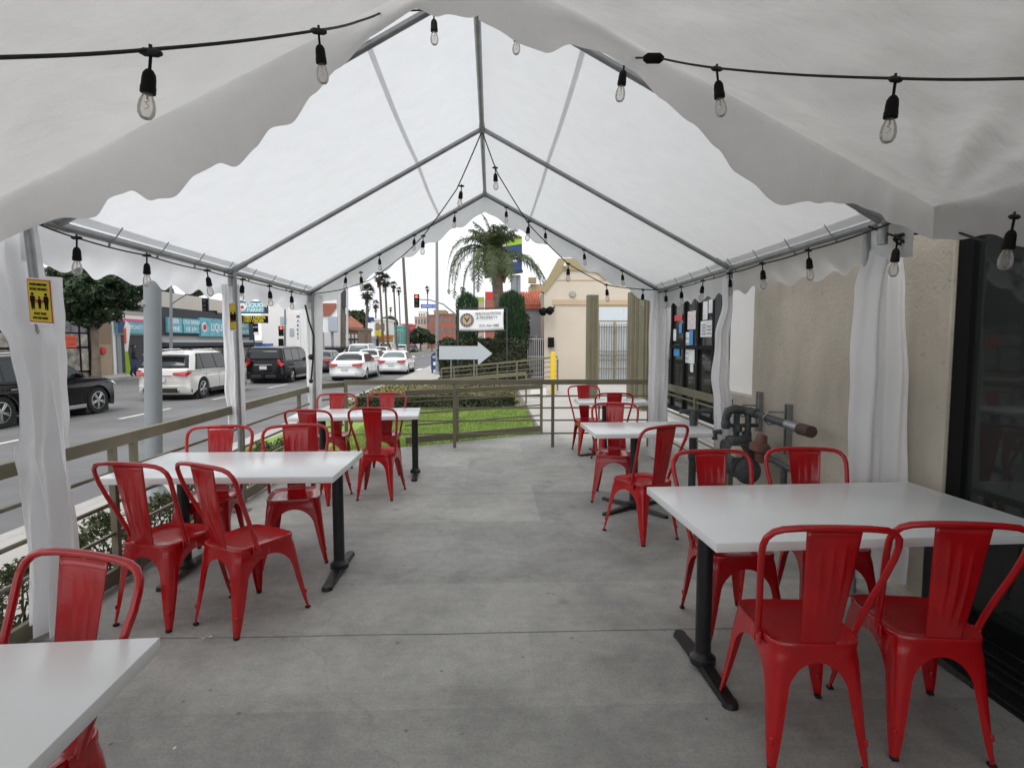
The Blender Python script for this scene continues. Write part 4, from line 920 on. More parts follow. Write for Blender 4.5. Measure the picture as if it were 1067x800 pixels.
for az,el,L,dr in((PI,.62,3.5,2.5),(PI-.35,.8,3.3,2.3),(PI+.4,.45,3.4,2.5),(PI+.1,.95,3.2,2.1),(PI+.2,.7,3.6,2.6),(0,.25,3.2,1.2),(.25,.4,3.1,1.4),(-.3,.15,3.2,1.0),(.1,.05,2.9,.8),(1.4,.6,2.5,2.2),(2.1,.4,2.6,2.4),(-1.0,.5,2.4,2.4),(-1.6,.4,2.3,2.6),(-2.2,.6,2.6,2.4),(PI-.1,.2,2.6,2.3),(4.4,.9,1.8,3.2),(5.1,.9,1.8,3.2)): frond(az,el,L,dr,'palm_leaf',54,.55)
for k in range(14): frond(-1.57+random.uniform(-1.3,1.3),random.uniform(.5,1.25),random.uniform(1.3,1.9),3.6,'palm_leaf_light',64,.46)
# ============================================================ BACKGROUND RIGHT
def panel(px0,px1,py0,py1,Y,th,name,m,parent=None,bev=0):
    a=P(px0,py1,Y); b=P(px1,py0,Y); return MB().bb(a.x,b.x,Y,Y+th,a.z,b.z,bev).build(name,m,parent)
t=empty('cream_building',(5,27,0),'cream building with stepped gable parapet and olive cornice behind the ramp','building')
Y=24.5
def pp(px,py,Yq): q=P(px,py,Yq); return (q.x,q.z)
gp=[(567,420),(567,304),(583,276),(605,276),(613,281),(628,284),(634,292.5),(652,297),(662,303),(668,318),(860,318),(860,420)]
MB().prism([pp(a,b,Y) for a,b in gp],(0,Y,0),(1,0,0),(0,0,1),(0,-1,0),9).build('wall','cream',t)
cor=[(564,304),(571,290),(582,269.5),(604,269.5),(612,279.5),(628,282),(634,291),(630,291.5),(622,284.5),(606,281.8),(586,281.8),(568,305)]
MB().prism([pp(a,b,Y) for a,b in cor],(0,Y-.06,0),(1,0,0),(0,0,1),(0,-1,0),.5).build('cornice','trim_olive',t)
panel(576,690,312.5,317.5,Y-.05,.1,'band','cream_trim',t); panel(576,664,291.5,292.3,Y-.02,.05,'band','cream_trim',t)
k=MB(); q=P(596.5,306.5,Y); k.lathe([(.13,0),(.15,.03),(.12,.08)],(q.x,Y,q.z),14,axis=(0,-1,0)); k.build('round_vent','grey_wall',t,smooth=40)
fr=panel(622,658,318.5,398,Y-.08,.1,'window','trim_olive',t)
panel(624,656,320,334,Y-.1,.04,'upper_pane','curtain_blue',fr); pn=panel(624,639,335.5,396,Y-.1,.04,'pane','curtain_blue',fr); panel(641,656,335.5,396,Y-.1,.04,'pane','curtain_blue',fr)
k=MB()
for i in range(13): x=P(624.5+2.55*i,350,Y-.2).x; a=P(600,337,Y).z; b=P(600,396,Y).z; k.bb(x-.012,x+.012,Y-.22,Y-.19,b,a)
for py in(341,366,370,375,384): z=P(600,py,Y).z; x0=P(623,350,Y).x; x1=P(657,350,Y).x; k.bb(x0,x1,Y-.23,Y-.2,z-.02,z+.02)
k.build('security_bars','olive',t)
k=MB(); q=P(589,276,Y-.3); k.box((q.x,Y-.2,q.z),(.12,.3,.12),None,.03); k.build('flood_lamp','sign_white',t)
# side wing with recess, roller door, tile roof
t=empty('garage_building',(1.5,29,0),'low building with pale blue roller door and red tile roof left of the cream gable','building')
panel(541,572,321,420,26.5,3,'wall','grey_wall',t); panel(543,568.5,318.5,352,26.4,.08,'roller_door','shutter_blue',t)
k=MB(); x0=P(543,340,26.3).x; x1=P(568.5,340,26.3).x
for i in range(13): z=P(550,319+2.6*i,26.3).z; k.bb(x0,x1,26.36,26.4,z-.012,z+.012)
k.build('door_slat','grey_wall',t)
a=[(541,319,26.2),(572,319,26.2),(570,303.5,28),(538,306,28)]; vs=[P(*q) for q in a]
k=MB(); k.add(vs+[v-V((0,0,.12)) for v in vs],[(0,1,2,3),(7,6,5,4),(0,1,5,4),(1,2,6,5),(2,3,7,6),(3,0,4,7)])
for i in range(13):
    u=i/12; k.tube([vs[0].lerp(vs[1],u)+V((0,0,.03)),vs[3].lerp(vs[2],u)+V((0,0,.03))],.05,6)
k.build('roof','roof_tile',t)
panel(553,572,296,303.5,28.5,2,'upper_wall','cream_trim',t); panel(551,559,289,294.5,28.3,.4,'hanging_planter','trim_olive',t)
panel(569.5,575,325,352,25.6,.1,'side_window','trim_olive',t)
for px,py in((575,322),(568,323)): k=MB(); q=P(px,py,24.2); k.lathe([(.05,0),(.15,.04),(.17,.22),(.10,.28)],q,12,axis=(-.6,-.6,-.5)); k.tube([q,q+V((.15,.3,.1))],.03,6); k.build('wall_lamp','sign_black',t,smooth=40)
# fence with white and dark bars
t=empty('bar_fence',(1.3,24.3,0),'dark metal fence with light vertical bars beside the hedge','fence')
panel(541,577,352,399,24.8,.05,'backing_mesh','charcoal',t)
k=MB()
for i in range(17): x=P(541.5+2.15*i,370,24.6).x; k.bb(x-.013,x+.013,24.6,24.63,P(0,400,24.6).z,P(0,349 if i%4==0 else 352,24.6).z)
for py in(353,372,394): z=P(0,py,24.6).z; k.bb(P(541,0,24.6).x,P(577,0,24.6).x,24.63,24.66,z-.015,z+.015)
k.build('bar','bars_white',t)
panel(571,577.5,351.5,362,24.3,.1,'lock_box','sign_black',t)
# olive gate pillars
for px0,px1,py,Yq,l in((612.5,624,307,14.5,'tall ribbed olive pillar in front of the cream wall, left of the barred window'),(656.5,668,304,14.5,'tall ribbed olive pillar right of the barred window'),(669.5,678,304,13.2,'narrower olive pillar hard by the far right tent leg')):
    q0=P(px0,py,Yq); q1=P(px1,py,Yq); t=empty('metal_pillar',(q0.x,Yq,-.01),l,'pillar','olive gate pillars'); MB().bb(q0.x,q1.x,Yq,Yq+.25,-.01,q0.z,.01).build('pillar_body','olive',t)
    k=MB()
    for u in(.12,.5,.88): x=lerp(q0.x,q1.x,u); k.bb(x-.018,x+.018,Yq-.03,Yq-.001,0,q0.z-.02)
    k.build('pillar_rib','olive',t)
t=empty('bollard',(P(576,0,17.5).x,17.5,0),'yellow steel bollard by the ramp railing','bollard'); q=P(576.5,366.5,17.5)
k=MB(); k.lathe([(.085,0),(.085,q.z-.05),(.07,q.z-.015),(.03,q.z)],(q.x,17.5,0),18); k.build('bollard_body','bollard',t,smooth=40)
k=MB(); k.lathe([(.12,0),(.12,.02),(.09,.03)],(q.x,17.5,0),16); k.build('base_collar','kerb',t)
t=empty('utility_cabinet',(1,11,0),'small grey utility box beside the path beyond the lawn','box'); q=P(560,412,16.5)
MB().bb(q.x-.2,q.x+.25,16.4,16.8,0,.32,.02).build('cabinet_body','white_wall',t); MB().bb(q.x-.22,q.x+.27,16.38,16.82,.322,.35,.01).build('lid','grey_wall',t)
# banner
Yb=22.4; o=P(478.5,344.5,Yb); u=P(525,343.5,Yb)-o; w=P(479.5,323,Yb)-o
t=empty('banner_sign',(o.x,Yb,-.2),'white banner with a round emblem and black lettering above the hedge','sign')
W,H=u.length,w.length; uu,ww=u.normalized(),V((0,0,1)); nn=V((0,-1,0))
k=MB()
for a,b in(((-.05,-.05),(W+.12,-.05)),((-.05,H+.04),(W+.12,H+.05))): k.tube([o+uu*a[0]+ww*a[1]+V((0,.05,0)),o+uu*b[0]+ww*b[1]+V((0,.05,0))],.025,6)
for x in(-.05,W+.12): k.cyl(o+uu*x+V((0,.05,-2.5)),o+uu*x+ww*(H+.07)+V((0,.05,0)),.028,seg=8)
k.build('frame','charcoal',t)
k=MB()
k.grid(lambda a,b:o+uu*(a*W*(1-.012*math.sin(PI*b)))+ww*(b*H-.02*math.sin(PI*a))+V((0,-.02*math.sin(a*9)*math.sin(b*3)-.005,0)),24,8); k.build('banner_cloth','sign_white',t,smooth=True,solid=.004)
O=lambda x,y:o+uu*x*W+ww*y*H+V((0,-.035,0))
ec=O(.175,.5); er=.33*H
def disc(r,m,name,lift): MB().prism([(r*math.cos(a*PI/16),r*math.sin(a*PI/16)) for a in range(32)],ec+nn*lift,uu,ww,nn,.002).build(name,m,t)
disc(er,'logo_dark','emblem_ring',.0); disc(er*.68,'logo_tan','emblem_disc',.003)
for a in range(14):
    an=a*2*PI/14; cc=ec+(uu*math.cos(an)+ww*math.sin(an))*er*.84+nn*.003; MB().box(cc,(.03,.003,.03),Euler((0,-an,0))).build('emblem_letter','sign_white',t)
for s in(-1,1): MB().prism([(0,-.42*er),(s*.45*er,.35*er),(s*.25*er,.42*er),(0,.05*er)],ec+nn*.006,uu,ww,nn,.002).build('emblem_figure','logo_dark',t)
text('HEALTH NUTRITION',.16,'sign_text_grey',t,O(.65,.80),uu,ww,nn,squash=.66,bold=.004); text('& PROPERTY',.145,'sign_text_grey',t,O(.62,.60),uu,ww,nn,bold=.004); text('(323) 466-1888',.125,'sign_text_grey',t,O(.66,.22),uu,ww,nn,bold=.006)
# arrow sign
Ya=21.2; t=empty('arrow_sign',(P(485,0,Ya).x,Ya,-.2),'large blank white arrow sign pointing right in front of the hedge','sign')
ar=[(457.5,374.5),(498,374.5),(498,380.5),(513,368.3),(498,356),(498,360.5),(457.5,360.5)]
MB().prism([pp(a,b,Ya) for a,b in ar],(0,Ya,0),(1,0,0),(0,0,1),(0,-1,0),.03).build('arrow_board','pale_board',t)
k=MB()
for px in(467,492): k.cyl((P(px,0,Ya).x,Ya+.06,-.3),(P(px,0,Ya).x,Ya+.06,P(0,364,Ya).z),.025,seg=8)
k.build('post','galv',t)
# mail box
Ym=34; c=P(454,388,Ym); t=empty('mailbox',(c.x,Ym,-.25),'dark blue rounded-top street mailbox beside the thin lamp post','mailbox')
k=MB(); w=.27; prof=[(-w,.22),(w,.22),(w,.95)]+[(w*math.cos(a*PI/10),.95+w*math.sin(a*PI/10)) for a in range(1,10)]+[(-w,.95)]
k.prism(prof,(c.x,Ym,-.25),(1,0,0),(0,0,1),(0,-1,0),.55); k.build('mailbox_body','mail_blue',t)
k=MB()
for dx in(-.22,.22):
    for dy in(.05,.5): k.bb(c.x+dx-.03,c.x+dx+.03,Ym+dy-.03,Ym+dy+.03,-.25,-.03)
k.build('leg','mail_blue',t); k=MB(); k.bb(c.x-.18,c.x+.18,Ym-.03,Ym-.004,.62,.76,.01); k.build('chute_handle','chrome',t); MB().bb(c.x-.14,c.x+.14,Ym-.02,Ym-.003,.22,.42).build('notice_plate','sign_white',t)
# ---- poles
def pole(name,label,cat,px,pyt,Y,r0,r1,m,px2=None,zb=-.3,group=None,arm=None):
    b=P(px,380,Y); tt=P(px2 if px2 else px,pyt,Y); t=empty(name,(b.x,Y,zb),label,cat,group); k=MB(); k.tube([(b.x,Y,zb),(tt.x,Y,tt.z)],[r0,r1],12); k.build('pole',m,t,smooth=50)
    k=MB(); k.lathe([(r0*1.6,0),(r0*1.6,.12),(r0*1.05,.2)],(b.x,Y,zb),10); k.build('base',m,t); return t,tt
t,_=pole('lamp_post','thick blue-grey lamp post on the near sidewalk behind the left railing','lamp post',154,-300,6.7,.093,.085,'lamp_grey',zb=-.26)
k=MB(); q=P(154,317,6.7); k.lathe([(.096,-.01),(.096,.01)],(q.x,6.7,q.z),16); k.build('paint_band','galv',t)
t,tt=pole('lamp_post','thin grey lamp post beside the blue mailbox','lamp post',455.5,200,33,.10,.07,'lamp_grey',px2=455)
t,tt=pole('utility_pole','slim dark pole leaning left among the palms, rising past the tent edge','pole',426,230,75,.22,.16,'palm_trunk',px2=418,zb=-.4)
t,tt=pole('street_light','street light with a curved arm rising behind the cypress bush','street light',494,255,40,.09,.06,'lamp_grey',zb=-.4)
k=MB(); k.tube([tt-V((0,0,2.3)),tt+V((.5,0,-1.4)),tt+V((1.6,0,-1.05)),tt+V((2.4,0,-1.1))],.04,6); k.box(tt+V((2.6,0,-1.15)),(.7,.25,.12),None,.04); k.build('lamp_arm','lamp_grey',t)
t,tt=pole('street_light','street lamp with a straight upward arm in front of the liquor shop','street light',178,286,34,.10,.07,'lamp_grey',zb=-.26)
k=MB(); a=P(178,317,34); b=P(203,301,33.5); k.tube([a,b],.045,8); k.box(b+V((.15,0,.03)),(.6,.25,.12),None,.04); k.build('lamp_arm','lamp_grey',t)
t,tt=pole('utility_pole','thick dark wooden utility pole next to the red and white shop sign','pole',357.5,240,58,.26,.22,'palm_trunk',zb=-.4)
k=MB(); q=P(359,312,57.6); k.bb(q.x-.25,q.x+.25,57.4,57.7,q.z-.8,q.z+.9,.04); k.build('transformer_box','charcoal',t)
t,tt=pole('utility_pole','light grey pole just right of the thick wooden utility pole','pole',361.8,300,55,.12,.10,'bars_white',zb=-.4)
t,tt=pole('utility_pole','grey service pole left of the far left tent leg, carrying a red signal','pole',297,318,50,.10,.08,'lamp_grey',zb=-.4)
for py,m_ in((345,'sign_black'),(358,'sign_black')): q=P(294,py,49.8); k=MB(); k.bb(q.x-.25,q.x+.12,49.6,49.85,q.z-.42,q.z+.42,.03); h=k.build('signal_head',m_,t); 
k=MB(); q=P(293.8,342,49.8); k.lathe([(.11,0),(.10,.03)],(q.x,49.6,q.z),12,axis=(0,-1,0)); k.build('red_lens','red_hand',t)
# traffic light on mast arm
t,tt=pole('traffic_light','traffic light showing red on a curved mast arm with a blue street name sign','traffic light',482,322,46,.12,.09,'lamp_grey',zb=-.4)
k=MB(); pts=[P(482,345,46),P(474,327,46),P(462,317,46),P(448,312.5,46),P(436,312,46)]; k.tube(pts,[.08,.07,.06,.05,.04],8); k.build('mast_arm','lamp_grey',t,smooth=60)
def head(t,px,py,Y,on,s=1):
    q=P(px,py,Y); hh=.52*s; k=MB(); k.bb(q.x-.2*s,q.x+.2*s,Y,Y+.25,q.z-hh,q.z+hh,.03); h=k.build('signal_head','sign_black',t)
    for i,z in enumerate((.33,0,-.33)):
        k=MB(); k.lathe([(.12*s,0),(.11*s,.02)],(q.x,Y-.001,q.z+z*s),14,axis=(0,-1,0)); k.build('lens','red_hand' if i==on else 'charcoal',h)
        k=MB(); k.tube([(q.x+.14*s*math.cos(a),Y-.07,q.z+z*s+.14*s*math.sin(a)) for a in(0,.8,1.57,2.34,3.14)],.02*s,5); k.build('visor','sign_black',h)
    return h
head(t,434,313.5,45.8,0,1.0)
a=P(438.5,321,45.9); b=P(455,317,45.9); k=MB().bb(a.x,b.x,45.9,45.94,a.z,b.z,.01).build('street_name_sign','sign_blue',t); text('VERMONT AV',.19,'sign_white',t,V(((a.x+b.x)/2,45.9,(a.z+b.z)/2)),(1,0,0),(0,0,1),(0,-1,0),squash=.9)
t,tt=pole('traffic_light','black traffic signal cluster on the far corner before the liquor shop roof','traffic light',217,306,46,.09,.07,'lamp_grey',zb=-.4)
head(t,213,318,45.7,-1,1.0)
k=MB(); q=P(219,325.5,45.7); k.bb(q.x-.5,q.x+.5,45.6,45.8,q.z-.14,q.z+.14,.02); k.build('signal_bracket','sign_black',t)
# billboard
t=empty('billboard',(1.5,60,0),'dark blue billboard with a yellow-green strip behind the queen palm','billboard')
bp=[(507.5,287),(544,281),(544,254),(507.5,259)]
MB().prism([pp(a,b,60) for a,b in bp],(0,60,0),(1,0,0),(0,0,1),(0,-1,0),.6).build('panel','sign_navy',t)
MB().prism([pp(a,b,59.95) for a,b in((527,256.7),(544,254.2),(544,246),(527,249))],(0,59.95,0),(1,0,0),(0,0,1),(0,-1,0),.6).build('top_strip','leaf_yellow' if 'leaf_yellow' in M else 'lime',t)
MB().prism([pp(a,b,59.9) for a,b in((505,289.5),(545,283.5),(545,281.2),(505,287.2))],(0,59.9,0),(1,0,0),(0,0,1),(0,-1,0),.8).build('catwalk','charcoal',t)
for px,py,px1 in((530,267,541),(527,271,539)): panel(px,px1,py,py+1.6,59.9,.05,'white_lettering','sign_white',t)
k=MB(); k.cyl((P(536,0,60).x,60.5,-.4),(P(536,0,60).x,60.5,P(0,284,60).z),.35); k.cyl((P(541,0,60).x,60.5,-.4),(P(541,0,60).x,60.5,P(0,284,60).z),.2); k.build('support_post','lamp_grey',t)
t=empty('shop_sign',(0,70,0),'stacked red sign tower seen between the cypress bushes','sign'); panel(505.5,515,304,311.5,70,1,'red_panel','sign_red',t); panel(505.5,515,311.7,400,70,1,'sign_base','brick_far',t)
t=empty('shop_sign',(-1,71,0),'small green sign with pale base seen between the cypress bushes','sign'); panel(497,504.5,309.5,313.5,72,1,'green_panel','lime',t); panel(497,504.5,313.7,400,72,1,'sign_base','beige_far',t)
t=empty('brick_building',(3,80,0),'distant brown brick building rising behind the queen palm trunk','building'); panel(524,545,304,400,82,8,'wall','brick_far',t)
t=empty('town_building',(1,90,0),'distant dark brown building with a small white window behind the palm','building'); panel(508,522,313,400,90,6,'wall','brown_wall',t); panel(512,518,316,321,89.9,.1,'window','sign_white',t)
# ============================================================ FAR END OF THE ROAD
def far_block(label,px0,px1,py0,Y,th,m,wins=None,name='town_building',roof=None):
    a=P(px0,py0,Y); b=P(px1,py0,Y); t=empty(name,((a.x+b.x)/2,Y,-.4),label,'building'); MB().bb(a.x,b.x,Y,Y+th,-.4,a.z).build('wall',m,t)
    k=MB(); k.bb(a.x-.15,b.x+.15,Y-.15,Y+th+.1,a.z+.002,a.z+.35); k.build('roof',roof or m,t)
    if wins:
        nx,nz,wm=wins; Hh=a.z+.4
        for i in range(nx):
            for j in range(nz):
                x=lerp(a.x,b.x,(i+.5)/nx); z=-.4+Hh*(j+.62)/nz; w=(b.x-a.x)/nx*.28; h=Hh/nz*.24; MB().bb(x-w,x+w,Y-.06,Y-.005,z-h,z+h).build('window',wm,t)
    return t
far_block('distant beige block with small windows at the end of the road',432,447,331,185,14,'beige_far',(5,3,'window_mix'))
far_block('distant pale higher block behind the beige one',436,443,325,240,14,'white_wall',(3,3,'window_mix'))
far_block('distant brown-red block with windows right of the beige one',445,456,329,180,12,'brick_far',(4,3,'window_mix'))
far_block('distant olive-green block behind the lamp post',452,464,324,215,14,'trim_olive',(3,3,'window_mix'))
far_block('distant salmon block right of the lamp post',458,480,328,150,12,'brick_far',(5,3,'window_mix'))
far_block('low distant white shop with awning at the road bend',424,434,340,170,8,'white_wall',(3,1,'window_mix'))
far_block('teal painted shop in the far row',408,420,341,115,8,'teal',(4,1,'window_mix'))
far_block('red painted shop next to the teal one in the far row',419,428,339,122,8,'pinkred',(3,1,'window_mix'))
far_block('orange fronted shop under the yellow sign in the far row',385,404,351,90,5,'orange_wall',(5,1,'shop_mix'))
far_block('white shop block behind the orange shop front',379,402,334,98,8,'white_wall',(4,2,'window_mix'))
far_block('low grey shop at the far corner left of the orange one',371,386,353,84,6,'shutter_blue',(3,1,'window_mix'))
t=far_block('brown shop with sloping tiled roof left of the fan palms',358,373,344,72,8,'brown_wall',(4,1,'sign_white'))
a=P(357,344,72);b=P(375,346,72); k=MB(); k.add([(a.x,71.5,a.z+.3),(b.x,71.5,b.z+.3),(b.x-.4,76,b.z+.9),(a.x,76,a.z+2.0),(a.x,71.5,a.z+.15),(b.x,71.5,b.z+.15),(b.x-.4,76,b.z+.7),(a.x,76,a.z+1.8)],[(0,1,2,3),(7,6,5,4),(0,1,5,4),(1,2,6,5),(2,3,7,6),(3,0,4,7)]); k.build('tiled_roof','brick_far',t)
panel(360,372,352.5,354.5,71,.8,'awning','charcoal',t)
t=empty('shop_sign',(P(385,0,86).x,86,-.4),'tall pale sign board with purple top between the palm trunks','sign'); panel(381,390,336,350,86,.6,'board','sign_white',t); panel(381.5,389,330.5,334.5,85.9,.6,'top_board','sign_navy',t); panel(384.5,386,334,390,86.2,.3,'post','charcoal',t)
t=empty('shop_sign',(P(394,0,88).x,88,-.4),'yellow sign board with brown top panel in the far row','sign'); panel(389.5,397,344.5,350,88,.5,'board','sign_yellow',t); panel(389.5,397,338,343.5,88,.5,'top_board','brown_wall',t); panel(392.5,394,350,390,88.2,.3,'post','charcoal',t)
t=empty('shop_sign',(P(343,0,57).x,57,-.4),'red and white shop sign board framed on two posts by the far left leg','sign')
panel(333,351,312.5,346.5,57.2,.25,'frame','sign_white',t)
MB().prism([pp(a,b,57) for a,b in((334.5,329),(343.5,329),(350,320.5),(350,316),(334.5,316))],(0,57.05,0),(1,0,0),(0,0,1),(0,-1,0),.1).build('red_panel','brick_far',t)
panel(342,351.5,330,345,56.9,.2,'white_panel','shutter_blue',t); panel(345.5,347,346,380,57.2,.2,'post','lamp_grey',t); panel(336,337,346,380,57.2,.2,'post','lamp_grey',t)
t=empty('dark_fence',(P(345,0,55).x,54,-.4),'dark iron fence along the far kerb behind the sedans','fence')
x0,x1=P(330,0,54).x,P(362,0,54).x; k=MB()
for i in range(24): x=lerp(x0,x1,i/23); k.bb(x-.03,x+.03,54,54.05,-.4,1.2)
k.bb(x0,x1,54.06,54.1,1.0,1.06); k.bb(x0,x1,54.06,54.1,-.2,-.14); k.build('picket','fence_dark',t); MB().bb(x0,x1,54.15,54.2,-.4,1.0).build('mesh_panel','fence_dark',t)
# ============================================================ LEFT SIDE SHOPS (facades face the street, +X)
XF=-21.4
def fy(px): return 21.4*600/(512-px)     # depth where the facade plane meets an image column
U,WW,NN=V((0,1,0)),V((0,0,1)),V((1,0,0))
def fz(py,y): return 1.6-(py-356)*y/600
def fac(t,y0,y1,z0,z1,name,m,x=XF,th=.1,parent=None): return MB().bb(x-th,x,y0,y1,z0,z1).build(name,m,parent or t)
t=empty('corner_shop',(XF-4,28,-.26),'brown corner shop with dark windows and an orange notice behind the street tree','building')
MB().bb(XF-8,XF,20,33.3,1.46,3.95).build('wall','brown_wall',t); MB().bb(XF-8,XF,20,33.3,-.26,1.455).build('wall','tan_wall',t)
MB().bb(XF-8.1,XF+.12,19.9,33.4,3.952,4.15).build('roof','tan_wall',t)
fr=fac(t,25.2,32.15,.0,2.75,'window_frame','sign_black',XF+.06,.05)
for i in range(5):
    y0=25.35+1.36*i
    for z0,z1 in((.1,1.25),(1.35,2.0),(2.08,2.65)): fac(t,y0,y0+1.2,z0,z1,'pane','shop_mix' if z0<1.4 else 'window_mix',XF+.085,.03,fr)
fac(t,29.2,30.4,1.30,1.90,'orange_notice','sign_orange',XF+.13,.03); text('FOR LEASE',.24,'sign_red',t,(XF+.13,29.8,1.73),U,WW,NN); text('CALL NOW',.22,'sign_red',t,(XF+.13,29.8,1.46),U,WW,NN)
k=MB(); k.lathe([(.22,0),(.20,.12),(.05,.14)],(XF+.01,32.5,1.1),14,axis=(1,0,0)); k.build('alarm_bell','sign_red',t,smooth=40)
fac(t,31.3,32.1,-.2,2.6,'door','sign_black',XF+.12,.03)
# second shop
t=empty('blue_sign_shop',(XF-4,36,-.26),'shop with cyan sign strip and pink trim partly hidden by the thick lamp post','building')
MB().bb(XF-8,XF,33.45,37.6,-.26,3.2).build('wall','white_wall',t); MB().bb(XF-8,XF+.05,33.45,37.6,3.202,3.4).build('roof','grey_wall',t)
fac(t,33.5,37.6,2.78,2.95,'pink_trim','pink_trim',XF+.1); fac(t,33.6,37.5,2.1,2.75,'sign_strip','cyan_sign',XF+.25,.2); text('COMMUNITY CENTER',.36,'sign_white',t,(XF+.25,35.6,2.44),U,WW,NN,squash=.9); fac(t,33.6,34.3,2.1,2.75,'navy_block','sign_navy',XF+.27,.05)
fac(t,34.1,37.2,-.2,2.0,'dark_front','charcoal',XF+.06); fac(t,33.7,34.05,-.2,2.0,'door_panel','lamp_grey',XF+.08)
k=MB(); c0=V((XF+.10,36.55,1.35))
for tri in(((-.42,-.3),(.42,-.3),(0,.42)),): k.prism(tri,c0,U,WW,NN,.02)
k.build('triangle_mark','sign_white',t); MB().prism([(-.2,-.18),(.2,-.18),(0,.16)],c0+NN*.01,U,WW,NN,.02).build('triangle_mark','charcoal',t); text('LOUNGE',.22,'sign_white',t,(XF+.06,36.55,.82),U,WW,NN)
fac(t,37.25,37.55,-.26,3.2,'pilaster','white_wall',XF+.3,.3)
# liquor shop
t=empty('liquor_shop',(XF-5,45,-.26),'long charcoal shop front with cyan liquor signs across the street','building')
yA,yB=37.75,52.6
MB().bb(XF-8,XF,yA,yB,-.26,2.0).build('wall','grey_wall',t); MB().bb(XF-8,XF+.1,yA,yB,2.002,3.75).build('fascia','charcoal',t)
MB().bb(XF-16,XF-8.1,34,66,-.26,6.1).build('upper_block','pale_block',t)
k=MB(); k.bb(XF-8,XF+.1,yA-.02,yB+.02,3.752,3.86); k.build('roof','charcoal',t)
def sb(y0,y1,z0,z1,s,sz): fac(t,y0,y1,z0,z1,'sign_board','cyan_sign',XF+.3,.18); [text(a,sz,'sign_white',t,(XF+.3,(y0+y1)/2+(.62 if a=='LIQUOR' else 0),lerp(z1,z0,(i+.5)/len(s))),U,WW,NN,bold=.02) for i,a in enumerate(s)]
sb(38.6,40.3,2.2,3.2,['BEER','WINE'],.42); sb(40.5,42.6,2.2,3.2,['COLD DRINKS','ICE  ATM'],.36)
sb(42.8,47.6,2.0,3.35,['LIQUOR'],.80); k=MB(); k.lathe([(.36,0),(.36,.03)],(XF+.31,43.3,2.67),18,axis=(1,0,0)); k.build('emblem_disc','sign_white',t); k=MB(); k.lathe([(.22,0),(.22,.03)],(XF+.35,43.3,2.67),14,axis=(1,0,0)); k.build('emblem_mark','sign_red',t)
sb(48.2,52.2,2.2,3.2,['MARKET','BEER & WINE'],.42)
fac(t,yA,yB,1.55,1.72,'awning_stripe','shutter_blue',XF+.9,.9); fac(t,yA,yB,1.30,1.54,'awning','charcoal',XF+.88,.86)
fr=fac(t,38.2,51.6,-.2,1.25,'window_frame','sign_black',XF+.05,.05)
for i in range(8): fac(t,38.35+1.66*i,39.85+1.66*i,0,1.15,'pane','shop_mix',XF+.09,.03,fr)
fac(t,51.7,52.5,-.2,1.3,'door','white_wall',XF+.08)
# pole sign
Yq=50.5; t=empty('pole_sign',(P(262,0,Yq).x,Yq,-.26),'tall pole sign with cyan liquor board over a yellow-lettered black board','sign')
panel(247.5,278,314,326.5,Yq,.3,'frame','charcoal',t); panel(248.5,275,315,325.5,Yq-.06,.05,'cyan_board','cyan_sign',t)
def at(px,py,Y): return P(px,py,Y)
text('LIQUOR',.48,'sign_white',t,at(267,318.2,Yq-.06),(1,0,0),WW,(0,-1,0),bold=.03); text('MARKET',.36,'sign_white',t,at(266,323.2,Yq-.06),(1,0,0),WW,(0,-1,0),bold=.02)
k=MB(); q=P(252.5,320,Yq-.07); k.lathe([(.33,0),(.33,.02)],q,16,axis=(0,-1,0)); k.build('emblem_disc','sign_white',t); k=MB(); k.lathe([(.14,0),(.14,.02)],q+V((0,-.03,0)),12,axis=(0,-1,0)); k.build('emblem_mark','sign_red',t)
panel(245,278,329,336.5,Yq,.3,'message_board','sign_black',t); text('WESTERN UNION',.36,'sign_yellow',t,at(261,331,Yq),(1,0,0),WW,(0,-1,0),bold=.035,squash=.86); text('MONEY ORDER',.33,'sign_yellow',t,at(262,334.5,Yq),(1,0,0),WW,(0,-1,0),bold=.035,squash=.9)
panel(261,263.6,336.5,392,Yq+.05,.25,'post','charcoal',t); panel(264,268,337,346,Yq+.05,.2,'small_board','sign_black',t); text('ATM',.2,'sign_white',t,at(266,341,Yq+.05),(1,0,0),WW,(0,-1,0)); panel(264.5,269,346.3,349,Yq+.05,.2,'small_sign','sign_white',t)
# white building
t=empty('white_building',(P(300,0,64).x,66,-.4),'large plain white building beyond the liquor shop','building')
a=P(271,300,62); MB().bb(a.x,P(328,0,62).x,62,70,-.4,9.0).build('wall','white_wall',t); MB().bb(a.x-.1,P(328,0,62).x+.1,61.9,70.1,9.002,9.2).build('roof','white_wall',t)
panel(309,312,325,362,61.9,.1,'blue_lettering_strip','sign_white',t)
for i,s in enumerate('MARKET'): text(s,.42,'sign_navy',t,at(310.5,330+4.6*i,61.9),(1,0,0),WW,(0,-1,0),bold=.03)
panel(292,298,330,338,61.93,.07,'window','shutter_blue',t); panel(302,306,342,350,61.93,.07,'window','shutter_blue',t)
t=empty('shop_canopy',(P(272,0,60).x,59,-.3),'small bright blue canopy top behind the black minivan','canopy'); panel(266,277,358,361.5,59,2,'canopy_top','sign_blue',t); panel(267,267.6,361.5,375,59,.1,'post','galv',t); panel(275.5,276,361.5,375,59,.1,'post','galv',t)
